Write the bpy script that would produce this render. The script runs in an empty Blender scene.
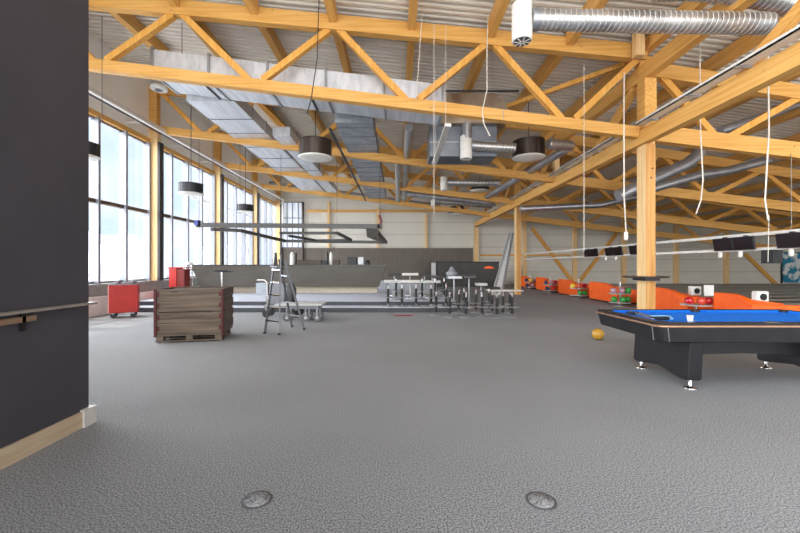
import bpy, math, random
from mathutils import Vector, Matrix
random.seed(7)
SC = bpy.context.scene
COL = SC.collection
F, CX, CY, H = 380.0, 398.0, 265.0, 1.5
def W(px, py, Y):                       # a point of the place read off the picture at a known depth
    return Vector(((px-CX)/F*Y, Y, H+(CY-py)/F*Y))
def lin(c):
    return tuple(((v/255)/12.92 if v/255 <= .04045 else ((v/255+.055)/1.055)**2.4) for v in c)

# ------------------------------------------------------------------ materials
def mat(name, rgb, rough=.6, metal=0., rgb2=None, scale=8, bump=0., coat=0., stretch=(1, 1, 1), emit=0., detail=3, lo=.35, hi=.65, bscale=None, spec=.5):
    m = bpy.data.materials.new(name); m.use_nodes = True
    n, l = m.node_tree.nodes, m.node_tree.links
    b = n['Principled BSDF']
    b.inputs['Roughness'].default_value = rough; b.inputs['Metallic'].default_value = metal
    b.inputs['Coat Weight'].default_value = coat; b.inputs['Specular IOR Level'].default_value = spec
    tc = n.new('ShaderNodeTexCoord'); mp = n.new('ShaderNodeMapping'); mp.inputs['Scale'].default_value = stretch
    l.new(tc.outputs['Object'], mp.inputs['Vector'])
    no = n.new('ShaderNodeTexNoise'); no.inputs['Scale'].default_value = scale; no.inputs['Detail'].default_value = detail
    l.new(mp.outputs['Vector'], no.inputs['Vector'])
    r = n.new('ShaderNodeValToRGB')
    c1 = lin(rgb); c2 = lin(rgb2) if rgb2 else tuple(v*.88 for v in c1)
    r.color_ramp.elements[0].position = lo; r.color_ramp.elements[1].position = hi
    r.color_ramp.elements[0].color = (*c1, 1); r.color_ramp.elements[1].color = (*c2, 1)
    l.new(no.outputs['Fac'], r.inputs['Fac']); l.new(r.outputs['Color'], b.inputs['Base Color'])
    if emit:
        l.new(r.outputs['Color'], b.inputs['Emission Color']); b.inputs['Emission Strength'].default_value = emit
    if bump:
        bp = n.new('ShaderNodeBump'); bp.inputs['Strength'].default_value = bump; bp.inputs['Distance'].default_value = .01
        n2 = n.new('ShaderNodeTexNoise'); n2.inputs['Scale'].default_value = bscale or scale; n2.inputs['Detail'].default_value = 2
        l.new(mp.outputs['Vector'], n2.inputs['Vector'])
        l.new(n2.outputs['Fac'], bp.inputs['Height']); l.new(bp.outputs['Normal'], b.inputs['Normal'])
    return m

def wood_mat(name, rgb, rgb2, axis='X', knots=True):
    m = bpy.data.materials.new(name); m.use_nodes = True
    n, l = m.node_tree.nodes, m.node_tree.links; b = n['Principled BSDF']; b.inputs['Roughness'].default_value = .55
    b.inputs['Specular IOR Level'].default_value = .3
    tc = n.new('ShaderNodeTexCoord'); mp = n.new('ShaderNodeMapping')
    mp.inputs['Scale'].default_value = {'X': (.6, 14, 14), 'Y': (14, .6, 14), 'Z': (14, 14, .6)}[axis]
    l.new(tc.outputs['Object'], mp.inputs['Vector'])
    no = n.new('ShaderNodeTexNoise'); no.inputs['Scale'].default_value = 1.3; no.inputs['Detail'].default_value = 5
    l.new(mp.outputs['Vector'], no.inputs['Vector'])
    r = n.new('ShaderNodeValToRGB'); r.color_ramp.elements[0].position = .3; r.color_ramp.elements[1].position = .7
    r.color_ramp.elements[0].color = (*lin(rgb), 1); r.color_ramp.elements[1].color = (*lin(rgb2), 1)
    l.new(no.outputs['Fac'], r.inputs['Fac']); out = r.outputs['Color']
    if knots:
        vo = n.new('ShaderNodeTexVoronoi'); vo.inputs['Scale'].default_value = 2.6; l.new(tc.outputs['Object'], vo.inputs['Vector'])
        kr = n.new('ShaderNodeValToRGB'); kr.color_ramp.elements[0].position = .035; kr.color_ramp.elements[1].position = .07
        kr.color_ramp.elements[0].color = (.35, .35, .35, 1); kr.color_ramp.elements[1].color = (1, 1, 1, 1)
        l.new(vo.outputs['Distance'], kr.inputs['Fac'])
        mx = n.new('ShaderNodeMix'); mx.data_type = 'RGBA'; mx.blend_type = 'MULTIPLY'; mx.inputs['Factor'].default_value = .8
        l.new(out, mx.inputs['A']); l.new(kr.outputs['Color'], mx.inputs['B']); out = mx.outputs['Result']
    l.new(out, b.inputs['Base Color'])
    return m

def glass_mat(name, tint=(1, 1, 1), gl=.06):
    m = bpy.data.materials.new(name); m.use_nodes = True
    n, l = m.node_tree.nodes, m.node_tree.links; n.remove(n['Principled BSDF'])
    t = n.new('ShaderNodeBsdfTransparent'); t.inputs['Color'].default_value = (*tint, 1)
    g = n.new('ShaderNodeBsdfGlossy'); g.inputs['Roughness'].default_value = .03
    x = n.new('ShaderNodeMixShader'); x.inputs['Fac'].default_value = gl
    l.new(t.outputs[0], x.inputs[1]); l.new(g.outputs[0], x.inputs[2]); l.new(x.outputs[0], n['Material Output'].inputs['Surface'])
    return m

def carpet_mat():
    m = bpy.data.materials.new('grey carpet'); m.use_nodes = True
    n, l = m.node_tree.nodes, m.node_tree.links; b = n['Principled BSDF']; b.inputs['Roughness'].default_value = .8
    b.inputs['Specular IOR Level'].default_value = .35
    tc = n.new('ShaderNodeTexCoord')
    a = n.new('ShaderNodeTexNoise'); a.inputs['Scale'].default_value = 90; a.inputs['Detail'].default_value = 5; a.inputs['Roughness'].default_value = .75
    c = n.new('ShaderNodeTexNoise'); c.inputs['Scale'].default_value = .35; c.inputs['Detail'].default_value = 3
    l.new(tc.outputs['Object'], a.inputs['Vector']); l.new(tc.outputs['Object'], c.inputs['Vector'])
    r = n.new('ShaderNodeValToRGB'); r.color_ramp.elements[0].position = .38; r.color_ramp.elements[1].position = .62
    r.color_ramp.elements[0].color = (*lin((66, 67, 69)), 1); r.color_ramp.elements[1].color = (*lin((188, 188, 189)), 1)
    l.new(a.outputs['Fac'], r.inputs['Fac'])
    r2 = n.new('ShaderNodeValToRGB'); r2.color_ramp.elements[0].position = .35; r2.color_ramp.elements[1].position = .65
    r2.color_ramp.elements[0].color = (.86, .86, .86, 1); r2.color_ramp.elements[1].color = (1, 1, 1, 1)
    l.new(c.outputs['Fac'], r2.inputs['Fac'])
    mx = n.new('ShaderNodeMix'); mx.data_type = 'RGBA'; mx.blend_type = 'MULTIPLY'; mx.inputs['Factor'].default_value = 1
    l.new(r.outputs['Color'], mx.inputs['A']); l.new(r2.outputs['Color'], mx.inputs['B']); l.new(mx.outputs['Result'], b.inputs['Base Color'])
    bp = n.new('ShaderNodeBump'); bp.inputs['Strength'].default_value = .2; bp.inputs['Distance'].default_value = .01
    return m

def panel_mat(name, rgb, pitch, line, vertical=False, lw=.06, rough=.6):
    """flat panelling with a joint every `pitch` metres"""
    m = bpy.data.materials.new(name); m.use_nodes = True
    n, l = m.node_tree.nodes, m.node_tree.links; b = n['Principled BSDF']; b.inputs['Roughness'].default_value = rough
    b.inputs['Specular IOR Level'].default_value = .3
    tc = n.new('ShaderNodeTexCoord'); s = n.new('ShaderNodeSeparateXYZ'); l.new(tc.outputs['Object'], s.inputs[0])
    d = n.new('ShaderNodeMath'); d.operation = 'DIVIDE'; d.inputs[1].default_value = pitch; l.new(s.outputs['X' if vertical else 'Z'], d.inputs[0])
    f = n.new('ShaderNodeMath'); f.operation = 'FRACT'; l.new(d.outputs[0], f.inputs[0])
    g = n.new('ShaderNodeMath'); g.operation = 'LESS_THAN'; g.inputs[1].default_value = lw; l.new(f.outputs[0], g.inputs[0])
    no = n.new('ShaderNodeTexNoise'); no.inputs['Scale'].default_value = 1.5; l.new(tc.outputs['Object'], no.inputs['Vector'])
    r = n.new('ShaderNodeValToRGB'); r.color_ramp.elements[0].color = (*lin(rgb), 1); r.color_ramp.elements[1].color = (*[v*.9 for v in lin(rgb)], 1)
    l.new(no.outputs['Fac'], r.inputs['Fac'])
    mx = n.new('ShaderNodeMix'); mx.data_type = 'RGBA'; l.new(g.outputs[0], mx.inputs['Factor']); l.new(r.outputs['Color'], mx.inputs['A'])
    mx.inputs['B'].default_value = (*lin(line), 1); l.new(mx.outputs['Result'], b.inputs['Base Color'])
    return m

M = dict(
    carpet=carpet_mat(),
    carpet_step=mat('pale stair carpet', (196, 200, 210), .9, rgb2=(180, 184, 194), scale=40),
    riser=mat('dark step riser', (72, 74, 78), .8),
    wallnear=mat('charcoal wall paint', (70, 68, 75), .55, rgb2=(64, 63, 70), scale=2),
    skirt=mat('pale oak skirting', (205, 186, 158), .5, rgb2=(188, 166, 136), scale=3, stretch=(8, .8, 8)),
    cap=mat('white plastic', (212, 208, 202), .4),
    glx=wood_mat('glulam along x', (228, 178, 104), (206, 150, 72), 'X'),
    gly=wood_mat('glulam along y', (232, 182, 106), (210, 152, 74), 'Y'),
    glz=wood_mat('glulam upright', (240, 208, 156), (226, 182, 120), 'Z'),
    gld=wood_mat('glulam diagonal', (230, 176, 94), (210, 148, 64), 'Z', False),
    deck=mat('galvanised deck', (240, 234, 222), .5, .0, rgb2=(226, 220, 208), scale=3, stretch=(.3, 3, 1)),
    backwall=panel_mat('white wall panels', (222, 218, 206), .95, (190, 184, 170)),
    dado=mat('brown grey panelling', (104, 94, 84), .5, rgb2=(88, 80, 72), scale=4, stretch=(6, 1, .3)),
    beige=mat('beige wall panel', (250, 247, 240), .6, rgb2=(244, 240, 230), scale=1),
    sill=mat('grey sill', (172, 176, 174), .5, rgb2=(158, 162, 160), scale=4),
    trimdark=mat('dark anodised metal', (62, 60, 62), .4, .3),
    mull=mat('grey window frame', (150, 152, 160), .4, .2),
    mulld=mat('brown transom', (104, 82, 64), .5),
    silver=mat('galvanised duct', (186, 188, 192), .32, .75, rgb2=(160, 162, 168), scale=1.5, stretch=(2, .6, 2)),
    silverd=mat('spiral duct steel', (186, 184, 182), .32, .75, rgb2=(150, 148, 146), scale=3),
    stile=mat('grey ladder profile', (108, 110, 114), .45, .4),
    ledge=mat('pale window ledge', (236, 236, 232), .5),
    seam=mat('bright spiral seam', (225, 222, 214), .35, .4),
    duct=mat('sheet metal duct', (216, 218, 222), .42, .4, rgb2=(192, 195, 200), scale=1.6, stretch=(5, .5, 2), detail=3),
    nozzle=mat('white enamel', (232, 228, 220), .35),
    black=mat('black plastic', (24, 23, 24), .45),
    blackm=mat('black laminate', (26, 25, 29), .4, rgb2=(33, 32, 36), scale=6, bump=.1, bscale=60),
    drum=mat('dark bronze lampshade', (60, 46, 38), .35, .3),
    drumb=mat('black lampshade', (42, 42, 48), .5),
    opal=mat('opal diffuser', (240, 236, 226), .4),
    cable=mat('white cable', (225, 218, 205), .5),
    cabled=mat('dark cable', (50, 48, 48), .5),
    chrome=mat('chrome', (225, 225, 225), .15, 1.),
    alu=mat('aluminium', (165, 167, 170), .38, .75),
    crate=wood_mat('weathered crate boards', (120, 103, 87), (68, 56, 46), 'X'),
    cratee=wood_mat('weathered crate end boards', (108, 92, 76), (70, 58, 48), 'Y'),
    rust=mat('red brown steel hinge', (84, 34, 34), .6, .2),
    red=mat('red lacquer', (190, 32, 20), .45, rgb2=(174, 26, 16), scale=3),
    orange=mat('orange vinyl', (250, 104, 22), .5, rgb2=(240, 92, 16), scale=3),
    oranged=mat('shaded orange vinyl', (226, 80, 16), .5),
    felt=mat('blue billiard cloth', (14, 112, 216), .8, rgb2=(12, 104, 206), scale=30, spec=.2),
    feltd=mat('blue cushion cloth', (30, 84, 180), .8),
    copper=mat('copper trim', (214, 170, 140), .25, .7),
    yellow=mat('yellow bowling ball', (206, 158, 50), .25, coat=.5, rgb2=(180, 132, 40), scale=9),
    ballr=mat('red bowling ball', (190, 30, 44), .2, coat=.6),
    ballo=mat('orange red bowling ball', (205, 70, 50), .2, coat=.6),
    ballg=mat('green bowling ball', (36, 150, 60), .2, coat=.6),
    ballp=mat('pink grey bowling ball', (170, 130, 150), .2, coat=.6),
    bally=mat('bright yellow bowling ball', (235, 200, 60), .2, coat=.6),
    ballb=mat('navy bowling ball', (40, 44, 80), .2, coat=.6),
    counter=mat('bar front laminate', (98, 93, 86), .3, rgb2=(92, 87, 80), scale=1.2, stretch=(1, 1, 4)),
    countertop=mat('bar top', (64, 62, 58), .25),
    plinth=mat('pale bar plinth', (196, 184, 164), .6),
    darkdesk=mat('dark desk front', (62, 61, 58), .5, rgb2=(56, 55, 53), scale=2),
    canopy=mat('black canopy metal', (72, 70, 68), .4),
    stoolseat=mat('pale grey stool seat', (196, 196, 194), .5),
    greyp=mat('grey plastic', (130, 132, 138), .5),
    white=mat('white paint', (236, 236, 232), .4),
    lane=mat('lane surface', (96, 90, 82), .3, rgb2=(84, 78, 72), scale=2, stretch=(.2, 6, 1)),
    gutter=mat('gutter', (54, 52, 50), .4),
    screen=mat('dark monitor glass', (34, 22, 26), .2),
    teal=mat('mural teal', (20, 130, 165), .5, rgb2=(225, 228, 225), scale=1.6, lo=.46, hi=.54, detail=2),
    glass=glass_mat('window glass', (.97, .985, 1)),
    snow=mat('pale ground', (238, 240, 244), .9),
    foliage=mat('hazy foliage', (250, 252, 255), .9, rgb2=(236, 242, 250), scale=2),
    steelout=mat('pale exterior steel', (196, 200, 208), .5),
    cyan=mat('pale blue plastic', (130, 190, 225), .35),
    redstick=mat('dark red rod', (140, 40, 44), .5),
)

# ------------------------------------------------------------------ mesh builder
class MB:
    def __init__(s): s.v, s.f, s.sm = [], [], []
    def add(s, vs, fs, smooth=False):
        o = len(s.v); s.v += [tuple(v) for v in vs]; s.f += [tuple(i+o for i in f) for f in fs]; s.sm += [smooth]*len(fs); return s
    def box(s, c, d, rz=0., M4=None):
        x, y, z = (q/2 for q in d); c = Vector(c)
        vs = [Vector((a*x, b*y, g*z)) for g in (-1, 1) for a, b in ((-1, -1), (1, -1), (1, 1), (-1, 1))]
        R = M4 or Matrix.Rotation(rz, 3, 'Z')
        return s.add([R @ v + c for v in vs], [(3, 2, 1, 0), (4, 5, 6, 7), (0, 1, 5, 4), (1, 2, 6, 5), (2, 3, 7, 6), (3, 0, 4, 7)])
    def bb(s, a, b):     # box by two corners
        a, b = Vector(a), Vector(b); return s.box((a+b)/2, [abs(q) for q in (b-a)])
    def beam(s, p, q, w, h):     # w horizontal, h across in the upright plane
        p, q = Vector(p), Vector(q); d = (q-p).normalized()
        side = d.cross(Vector((0, 0, 1)))
        side = Vector((1, 0, 0)) if side.length < 1e-4 else side.normalized()
        up = side.cross(d).normalized()
        vs = [e + side*a*w/2 + up*b*h/2 for e in (p, q) for a, b in ((-1, -1), (1, -1), (1, 1), (-1, 1))]
        return s.add(vs, [(0, 1, 2, 3), (7, 6, 5, 4), (0, 4, 5, 1), (1, 5, 6, 2), (2, 6, 7, 3), (3, 7, 4, 0)])
    def tube(s, pts, r, n=12, cap=True, smooth=True):
        pts = [Vector(p) for p in pts]; m = len(pts); rs = r if isinstance(r, (list, tuple)) else [r]*m
        ref = None; rings = []
        for i, p in enumerate(pts):
            d = (pts[min(i+1, m-1)] - pts[max(i-1, 0)]).normalized()
            if ref is None: ref = Vector((0, 0, 1)) if abs(d.z) < .9 else Vector((1, 0, 0))
            u = d.cross(ref).normalized(); w = u.cross(d).normalized(); ref = w
            rings.append([p + (u*math.cos(t) + w*math.sin(t))*rs[i] for t in (2*math.pi*k/n for k in range(n))])
        vs = [v for g in rings for v in g]
        fs = [(i*n+k, i*n+(k+1) % n, (i+1)*n+(k+1) % n, (i+1)*n+k) for i in range(m-1) for k in range(n)]
        s.add(vs, fs, smooth)
        if cap: s.add(rings[0], [tuple(range(n))][:1]); s.add(rings[-1], [tuple(range(n))[::-1]])
        return s
    def cyl(s, p, q, r, n=16): return s.tube([p, q], r, n)
    def lathe(s, c, prof, n=24, smooth=True):       # profile of (radius, z)
        c = Vector(c)
        vs = [c + Vector((r*math.cos(2*math.pi*k/n), r*math.sin(2*math.pi*k/n), z)) for r, z in prof for k in range(n)]
        fs = [(i*n+k, i*n+(k+1) % n, (i+1)*n+(k+1) % n, (i+1)*n+k) for i in range(len(prof)-1) for k in range(n)]
        s.add(vs, fs, smooth)
        s.add([vs[k] for k in range(n)], [tuple(range(n))[::-1]]); s.add([vs[-n+k] for k in range(n)], [tuple(range(n))])
        return s
    def ball(s, c, r, n=16):
        m = n//2
        prof = [(r*math.sin(math.pi*(i+.02)/(m+.04)), -r*math.cos(math.pi*(i+.02)/(m+.04))) for i in range(m+1)]
        return s.lathe(c, prof, n)
    def prism(s, poly, axis, a, b):     # polygon extruded along an axis; poly in the other two coordinates
        def P(u, v, t): return {'X': (t, u, v), 'Y': (u, t, v), 'Z': (u, v, t)}[axis]
        n = len(poly)
        vs = [P(u, v, a) for u, v in poly] + [P(u, v, b) for u, v in poly]
        return s.add(vs, [tuple(range(n)), tuple(range(2*n-1, n-1, -1))] + [(i, i+n, (i+1) % n+n, (i+1) % n) for i in range(n)])
    def build(s, name, m, parent=None, bevel=0.):
        me = bpy.data.meshes.new(name); me.from_pydata(s.v, [], s.f); me.materials.append(m)
        me.polygons.foreach_set('use_smooth', s.sm); me.update()
        import bmesh
        bm = bmesh.new(); bm.from_mesh(me); bmesh.ops.recalc_face_normals(bm, faces=bm.faces); bm.to_mesh(me); bm.free()
        o = bpy.data.objects.new(name, me); COL.objects.link(o)
        if bevel:
            b = o.modifiers.new('bevel', 'BEVEL'); b.width = bevel; b.segments = 2; b.limit_method = 'ANGLE'
        if parent:
            o.parent = parent
            if 'org' in parent: 
                off = Vector(parent['org']); me.transform(Matrix.Translation(-off))
        return o

def tag(o, label=None, cat=None, group=None, kind=None):
    if label: o['label'] = label
    if cat: o['category'] = cat
    if group: o['group'] = group
    if kind: o['kind'] = kind
    return o
def thing(name, label, cat, loc=(0, 0, 0), group=None, rz=0.):
    """an empty at the thing's base; parts built in world coordinates are moved into its frame when org is set"""
    o = bpy.data.objects.new(name, None); COL.objects.link(o); o.location = loc; o.rotation_euler.z = rz
    o.empty_display_size = .1
    return tag(o, label, cat, group)
def struct(name, mb, m): return tag(mb.build(name, m), kind='structure')
def wthing(name, label, cat, loc, group=None):      # parts are given in world coordinates
    o = thing(name, label, cat, loc, group); o['org'] = tuple(loc); return o
def single(name, mb, m, label, cat, group=None, origin=None, bevel=0.):
    o = mb.build(name, m, bevel=bevel)
    if origin is None:
        xs = list(zip(*mb.v)); origin = ((min(xs[0])+max(xs[0]))/2, (min(xs[1])+max(xs[1]))/2, min(xs[2]))
    o.data.transform(Matrix.Translation(-Vector(origin))); o.location = origin
    return tag(o, label, cat, group)
def dup(root, loc=None, rz=None, label=None, group=None):
    r = root.copy(); COL.objects.link(r)
    if loc is not None: r.location = loc
    if rz is not None: r.rotation_euler.z = rz
    if label: r['label'] = label
    if group: r['group'] = group
    for ch in list(root.children):
        c = ch.copy(); COL.objects.link(c); c.parent = r
        for g in list(ch.children):
            d = g.copy(); COL.objects.link(d); d.parent = c
    return r
ORD = ['first', 'second', 'third', 'fourth', 'fifth', 'sixth', 'seventh', 'eighth', 'ninth', 'tenth', 'eleventh', 'twelfth', 'thirteenth', 'fourteenth', 'fifteenth']

# ------------------------------------------------------------------ key dimensions
XW, XG = -9.3, 5.95                    # window wall, inner girder line
ZB = 29.2                              # back wall
TY = [9.3, 14.3, 19.3, 24.3]           # truss planes
XR = 31.6
SL = .097
def ztop(x):  return 6.67 - SL*(x-5.84) if x <= XG else 6.32 - .155*(x-5.84)     # top chord centre
def zbot(x):  return 4.74 - .124*(x-5.84) if x <= XG else 4.72 - .118*(x-5.84)
def zdeck(x): return ztop(x) + .36 if x <= XG else 7.02 - .135*(x-XG)
PUR = [.34+1.905*k for k in range(-5, 3)]      # purlin lines
PURR = [.34+1.905*k for k in range(3, 14)]

# ------------------------------------------------------------------ the setting
struct('floor', MB().bb((-9.6, -3, -.2), (XR+.3, ZB+.3, 0)), M['carpet'])
pl = struct('trim_1', MB().bb((XW+.12, 12.05, 0), (1.9, 12.63, .14)).bb((XW+.12, 12.63, 0), (1.9, ZB-.02, .285)), M['riser'])
struct('trim_2', MB().bb((XW+.12, 12.04, .141), (1.92, 12.63, .155)).bb((XW+.12, 12.62, .286), (1.92, ZB-.02, .30)), M['carpet_step'])
# near dark wall on the left
struct('wall_near_left', MB().bb((-3.35, -3, 0), (-2.93, 3.6, 5.2)), M['wallnear'])
sk = struct('baseboard_left', MB().bb((-2.93, -3, 0), (-2.905, 3.55, .145)), M['skirt'])
struct('trim_3', MB().bb((-3.37, 3.5, 0), (-2.885, 3.64, .16)), M['cap'])
# window wall
wl = MB()
wl.bb((XW-.35, -3, 0), (XW, ZB+.3, .86))
wl.prism([(-3, 6.22), (ZB+.3, 6.22), (ZB+.3, 9.3), (-3, 9.3)], 'X', XW-.35, XW)
wl.bb((XW-.35, -3, .86), (XW, 4.2, 6.22))
struct('wall_left', wl, M['beige'])
struct('trim_4', MB().bb((XW-.3, 4.2, .86), (XW+.22, ZB, .92)).bb((XW+.0, 4.2, 0), (XW+.10, ZB, .86)), M['sill'])
struct('trim_7', MB().bb((XW+.10, 10.6, 0), (XW+.45, ZB-.2, .55)), M['ledge'])
struct('trim_5', MB().bb((XW-.05, 4.2, 6.06), (XW+.06, ZB, 6.22)), M['gly'])
# back wall
bw = MB()
pts = [(XW-.35, 0), (XR+.3, 0), (XR+.3, zdeck(XR)+.1), (XG, zdeck(XG)+.2), (XW-.35, zdeck(XW)+.2)]
bw.prism(pts, 'Y', ZB, ZB+.3)
struct('wall_back', bw, M['backwall'])
struct('wall_right', MB().bb((XR, 3, 0), (XR+.3, ZB, 3.6)), M['backwall'])
struct('trim_6', MB().bb((-9.05, ZB-.08, .3), (5.75, ZB, 2.8)), M['dado'])

# roof deck with trapezoid ribs
def deck(x0, x1, y0, y1):
    mb = MB(); y = y0; prof = []
    while y < y1:
        prof += [(y, 0), (y+.075, 0), (y+.09, .11), (y+.185, .11)]; y += .2
    vs = []; 
    for t in (x0, x1):
        for yy, dz in prof: vs.append((t, yy, zdeck(t)+dz if t <= XG else zdeck(t)+dz))
    n = len(prof)
    mb.add(vs, [(i, i+1, i+1+n, i+n) for i in range(n-1)])
    mb.add([(x0, y0, zdeck(x0)+.16), (x1, y0, zdeck(x1)+.16), (x1, y1, zdeck(x1)+.16), (x0, y1, zdeck(x0)+.16)], [(0, 1, 2, 3)])
    return mb
d = deck(XW-.35, XG, 1.0, ZB+.3); d2 = deck(XG+.001, XR+.3, 1.0, ZB+.3)
o = len(d.v); d.v += d2.v; d.f += [tuple(i+o for i in f) for f in d2.f]; d.sm += d2.sm
struct('ceiling', d, M['deck'])

# windows
for n_, y0 in enumerate([4.3, 9.3, 14.3, 19.3, 24.3]):
    w = thing(f'window_{n_+1}', None, None, (XW-.12, y0+2.5, .92)); w['kind'] = 'structure'; w['org'] = tuple(w.location)
    f = MB(); step = 1.24
    for k in range(5):
        yy = y0 + .06 + k*1.19 + (.0 if k < 4 else .02)
        f.bb((XW-.16, yy-.045, .92), (XW+.08, yy+.045, 6.06))
    f.bb((XW-.16, y0, .92), (XW-.05, y0+4.9, .99)).bb((XW-.16, y0, 5.99), (XW-.05, y0+4.9, 6.06))
    f.build('window_frame', M['mull'], w)
    MB().bb((XW-.17, y0, 3.42), (XW+.0, y0+4.86, 3.54)).build('transom', M['mulld'] if n_ < 3 else M['mull'], w)
    MB().bb((XW-.115, y0+.02, .95), (XW-.105, y0+4.9, 6.03)).build('glass_pane', M['glass'], w)
# rear corner windows in the back wall (seen between the corner and a dark downpipe)
w = thing('window_6', None, None, (-8.3, ZB-.06, 2.8)); w['kind'] = 'structure'; w['org'] = tuple(w.location)
MB().bb((-8.95, ZB-.05, 2.85), (-7.35, ZB-.02, 6.3)).build('glass_pane', mat('rear glazing with painted glow', (226, 232, 240), .3, rgb2=(206, 214, 226), scale=1, emit=.35), w)  # opaque pane on the solid wall; daylight put in as a glow
f = MB()
for x in (-8.97, -8.5, -8.1, -7.65, -7.35): f.bb((x-.03, ZB-.12, 2.82), (x+.03, ZB-.04, 6.35))
for z in (2.85, 5.1, 6.3): f.bb((-8.97, ZB-.12, z-.03), (-7.35, ZB-.04, z+.03))
f.build('window_frame', M['mull'], w)

# ------------------------------------------------------------------ timber structure
for n_, y in enumerate([9.3, 14.3, 19.3, 24.3, 29.05]):
    t = wthing('timber_column', f"{['tall', 'tall', 'tall', 'tall', 'corner'][n_]} pale glulam column against the window wall, {ORD[n_]} from the dark near wall", 'column', (XW+.17, y, 0), 'timber columns along the window wall')
    MB().bb((XW+.0, y-.11, .92), (XW+.31, y+.11, 6.5)).build('shaft', M['glz'], t)
    MB().bb((XW+.0, y-.12, 6.5), (XW+.30, y+.10, ztop(XW)+.1)).build('upper_shaft', M['glx'], t)
    MB().bb((XW+.31, y-.11, .92), (XW+.40, y+.14, 6.1)).build('side_trim', M['trimdark'], t)

for n_, y in enumerate(TY):
    t = wthing('roof_truss', f"glulam roof truss sloping down to the right, {['nearest of the four', 'second back from the camera', 'third back from the camera', 'farthest, before the rear wall'][n_]}", 'truss', (XG, y, 4.7), 'glulam roof trusses')
    x0 = XW+.33
    MB().beam((x0, y, ztop(x0)), (XG+.1, y, ztop(XG)), .2, .36).build('top_chord', M['glx'], t)
    MB().beam((x0, y, zbot(x0)), (XG-.1, y, zbot(XG)), .2, .26).build('bottom_chord', M['glx'], t)
    xr = 24.2
    MB().beam((XG-.1, y, ztop(XG+.01)), (xr, y, ztop(xr)), .2, .34).build('top_chord', M['glx'], t)
    MB().beam((XG+.1, y, zbot(XG)), (xr, y, zbot(xr)), .2, .38 if n_ == 0 else .34).build('bottom_chord', M['glx'], t)
    tops = [-9.0, .34-1.905*3, .34-1.905, .34+1.905, XG]; bots = [.34-1.905*4, .34-1.905*2, .34, .34+1.905*2]
    for i, b in enumerate(bots):
        for tt, sgn in ((tops[i], -1), (tops[i+1], 1)):
            MB().beam((b+sgn*.16, y, zbot(b)+.12), (tt-sgn*.12, y, ztop(tt)-.15), .14, .15).build('web_diagonal', M['gld'], t)
    ks = [(7.9, XG), (7.9, 9.86), (11.75, 9.86), (11.75, 13.66), (15.55, 13.66), (15.55, 17.45), (19.35, 17.45), (19.35, 21.2)]
    for b, tt in ks:
        sgn = 1 if tt > b else -1
        MB().beam((b+sgn*.12, y, zbot(b)+.12), (tt-sgn*.1, y, ztop(tt)-.12), .12, .15).build('web_diagonal', M['gld'], t)
    if n_ == 0:
        a, b = zbot(2.6), 0
        MB().box((2.55, y-.102, zbot(2.55)), (.015, .012, .26)).build('steel_joint_strip', M['alu'], t)

allp = PUR[1:]
for n_, x in enumerate(allp):
    z = ztop(x)-.02
    t = wthing('purlin', f"glulam roof purlin line under the metal deck, {ORD[n_]} from the window wall", 'purlin', (x, 2, z), 'roof purlins running towards the rear wall')
    for ya, yb in zip([2.0]+[q+.11 for q in TY], [q-.11 for q in TY]+[ZB-.02]):
        MB().bb((x-.09, ya, z), (x+.09, yb, z+.36)).build('beam_segment', M['gly'], t)
for n_, x in enumerate([.34+1.905*k for k in range(3, 15)]):
    z = zdeck(x)-.36
    single('purlin', MB().bb((x-.09, 2.0, z+.02), (x+.09, ZB-.02, z+.34)), M['gly'],
           f"shaded glulam purlin right of the girder line, {ORD[n_]} from the girder", 'purlin', 'roof purlins over the lanes')

# longitudinal girder on posts
g = wthing('girder_truss', 'deep glulam girder truss running away from the camera along the timber posts', 'truss', (XG, 9.3, 4.42))
MB().bb((5.85, 2.0, 4.42), (6.05, ZB-.1, 4.76)).build('bottom_chord', M['gly'], g)
MB().bb((5.85, 2.0, 5.95), (6.05, ZB-.1, 6.3)).build('top_chord', M['gly'], g)
for a, b in (((6.6, 4.78), (4.3, 5.95)), ((9.5, 5.93), (11.7, 4.78)), ((14.2, 5.93), (11.9, 4.78)), ((14.5, 5.93), (16.7, 4.78)), ((19.2, 5.93), (16.9, 4.78)), ((19.5, 5.93), (21.7, 4.78)), ((24.2, 5.93), (21.9, 4.78)), ((24.4, 5.93), (26.7, 4.78))):
    MB().beam((XG, a[0], a[1]), (XG, b[0], b[1]), .14, .17).build('web_diagonal', M['gly'], g)
for y in (14.3, 24.3): MB().bb((5.87, y-.12, 4.76), (6.03, y+.12, 5.95)).build('web_post', M['glz'], g)
# light-grey cable tray on top of the girder's lower chord
t = wthing('cable_tray', 'galvanised cable tray running along the lower edge of the big girder', 'cable tray', (5.7, 8, 4.8))
MB().bb((5.62, 2.0, 4.80), (5.84, 9.0, 4.83)).bb((5.62, 2.0, 4.80), (5.635, 9.0, 4.87)).bb((5.62, 9.6, 4.80), (5.84, 25.0, 4.83)).bb((5.62, 9.6, 4.80), (5.635, 25.0, 4.87)).build('tray', M['nozzle'], t)
for y in (5.2, 6.3, 7.4, 8.6, 11, 13, 16, 18): MB().bb((5.58, y-.02, 4.765), (5.88, y+.02, 4.80)).build('bracket', M['alu'], t)

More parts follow.
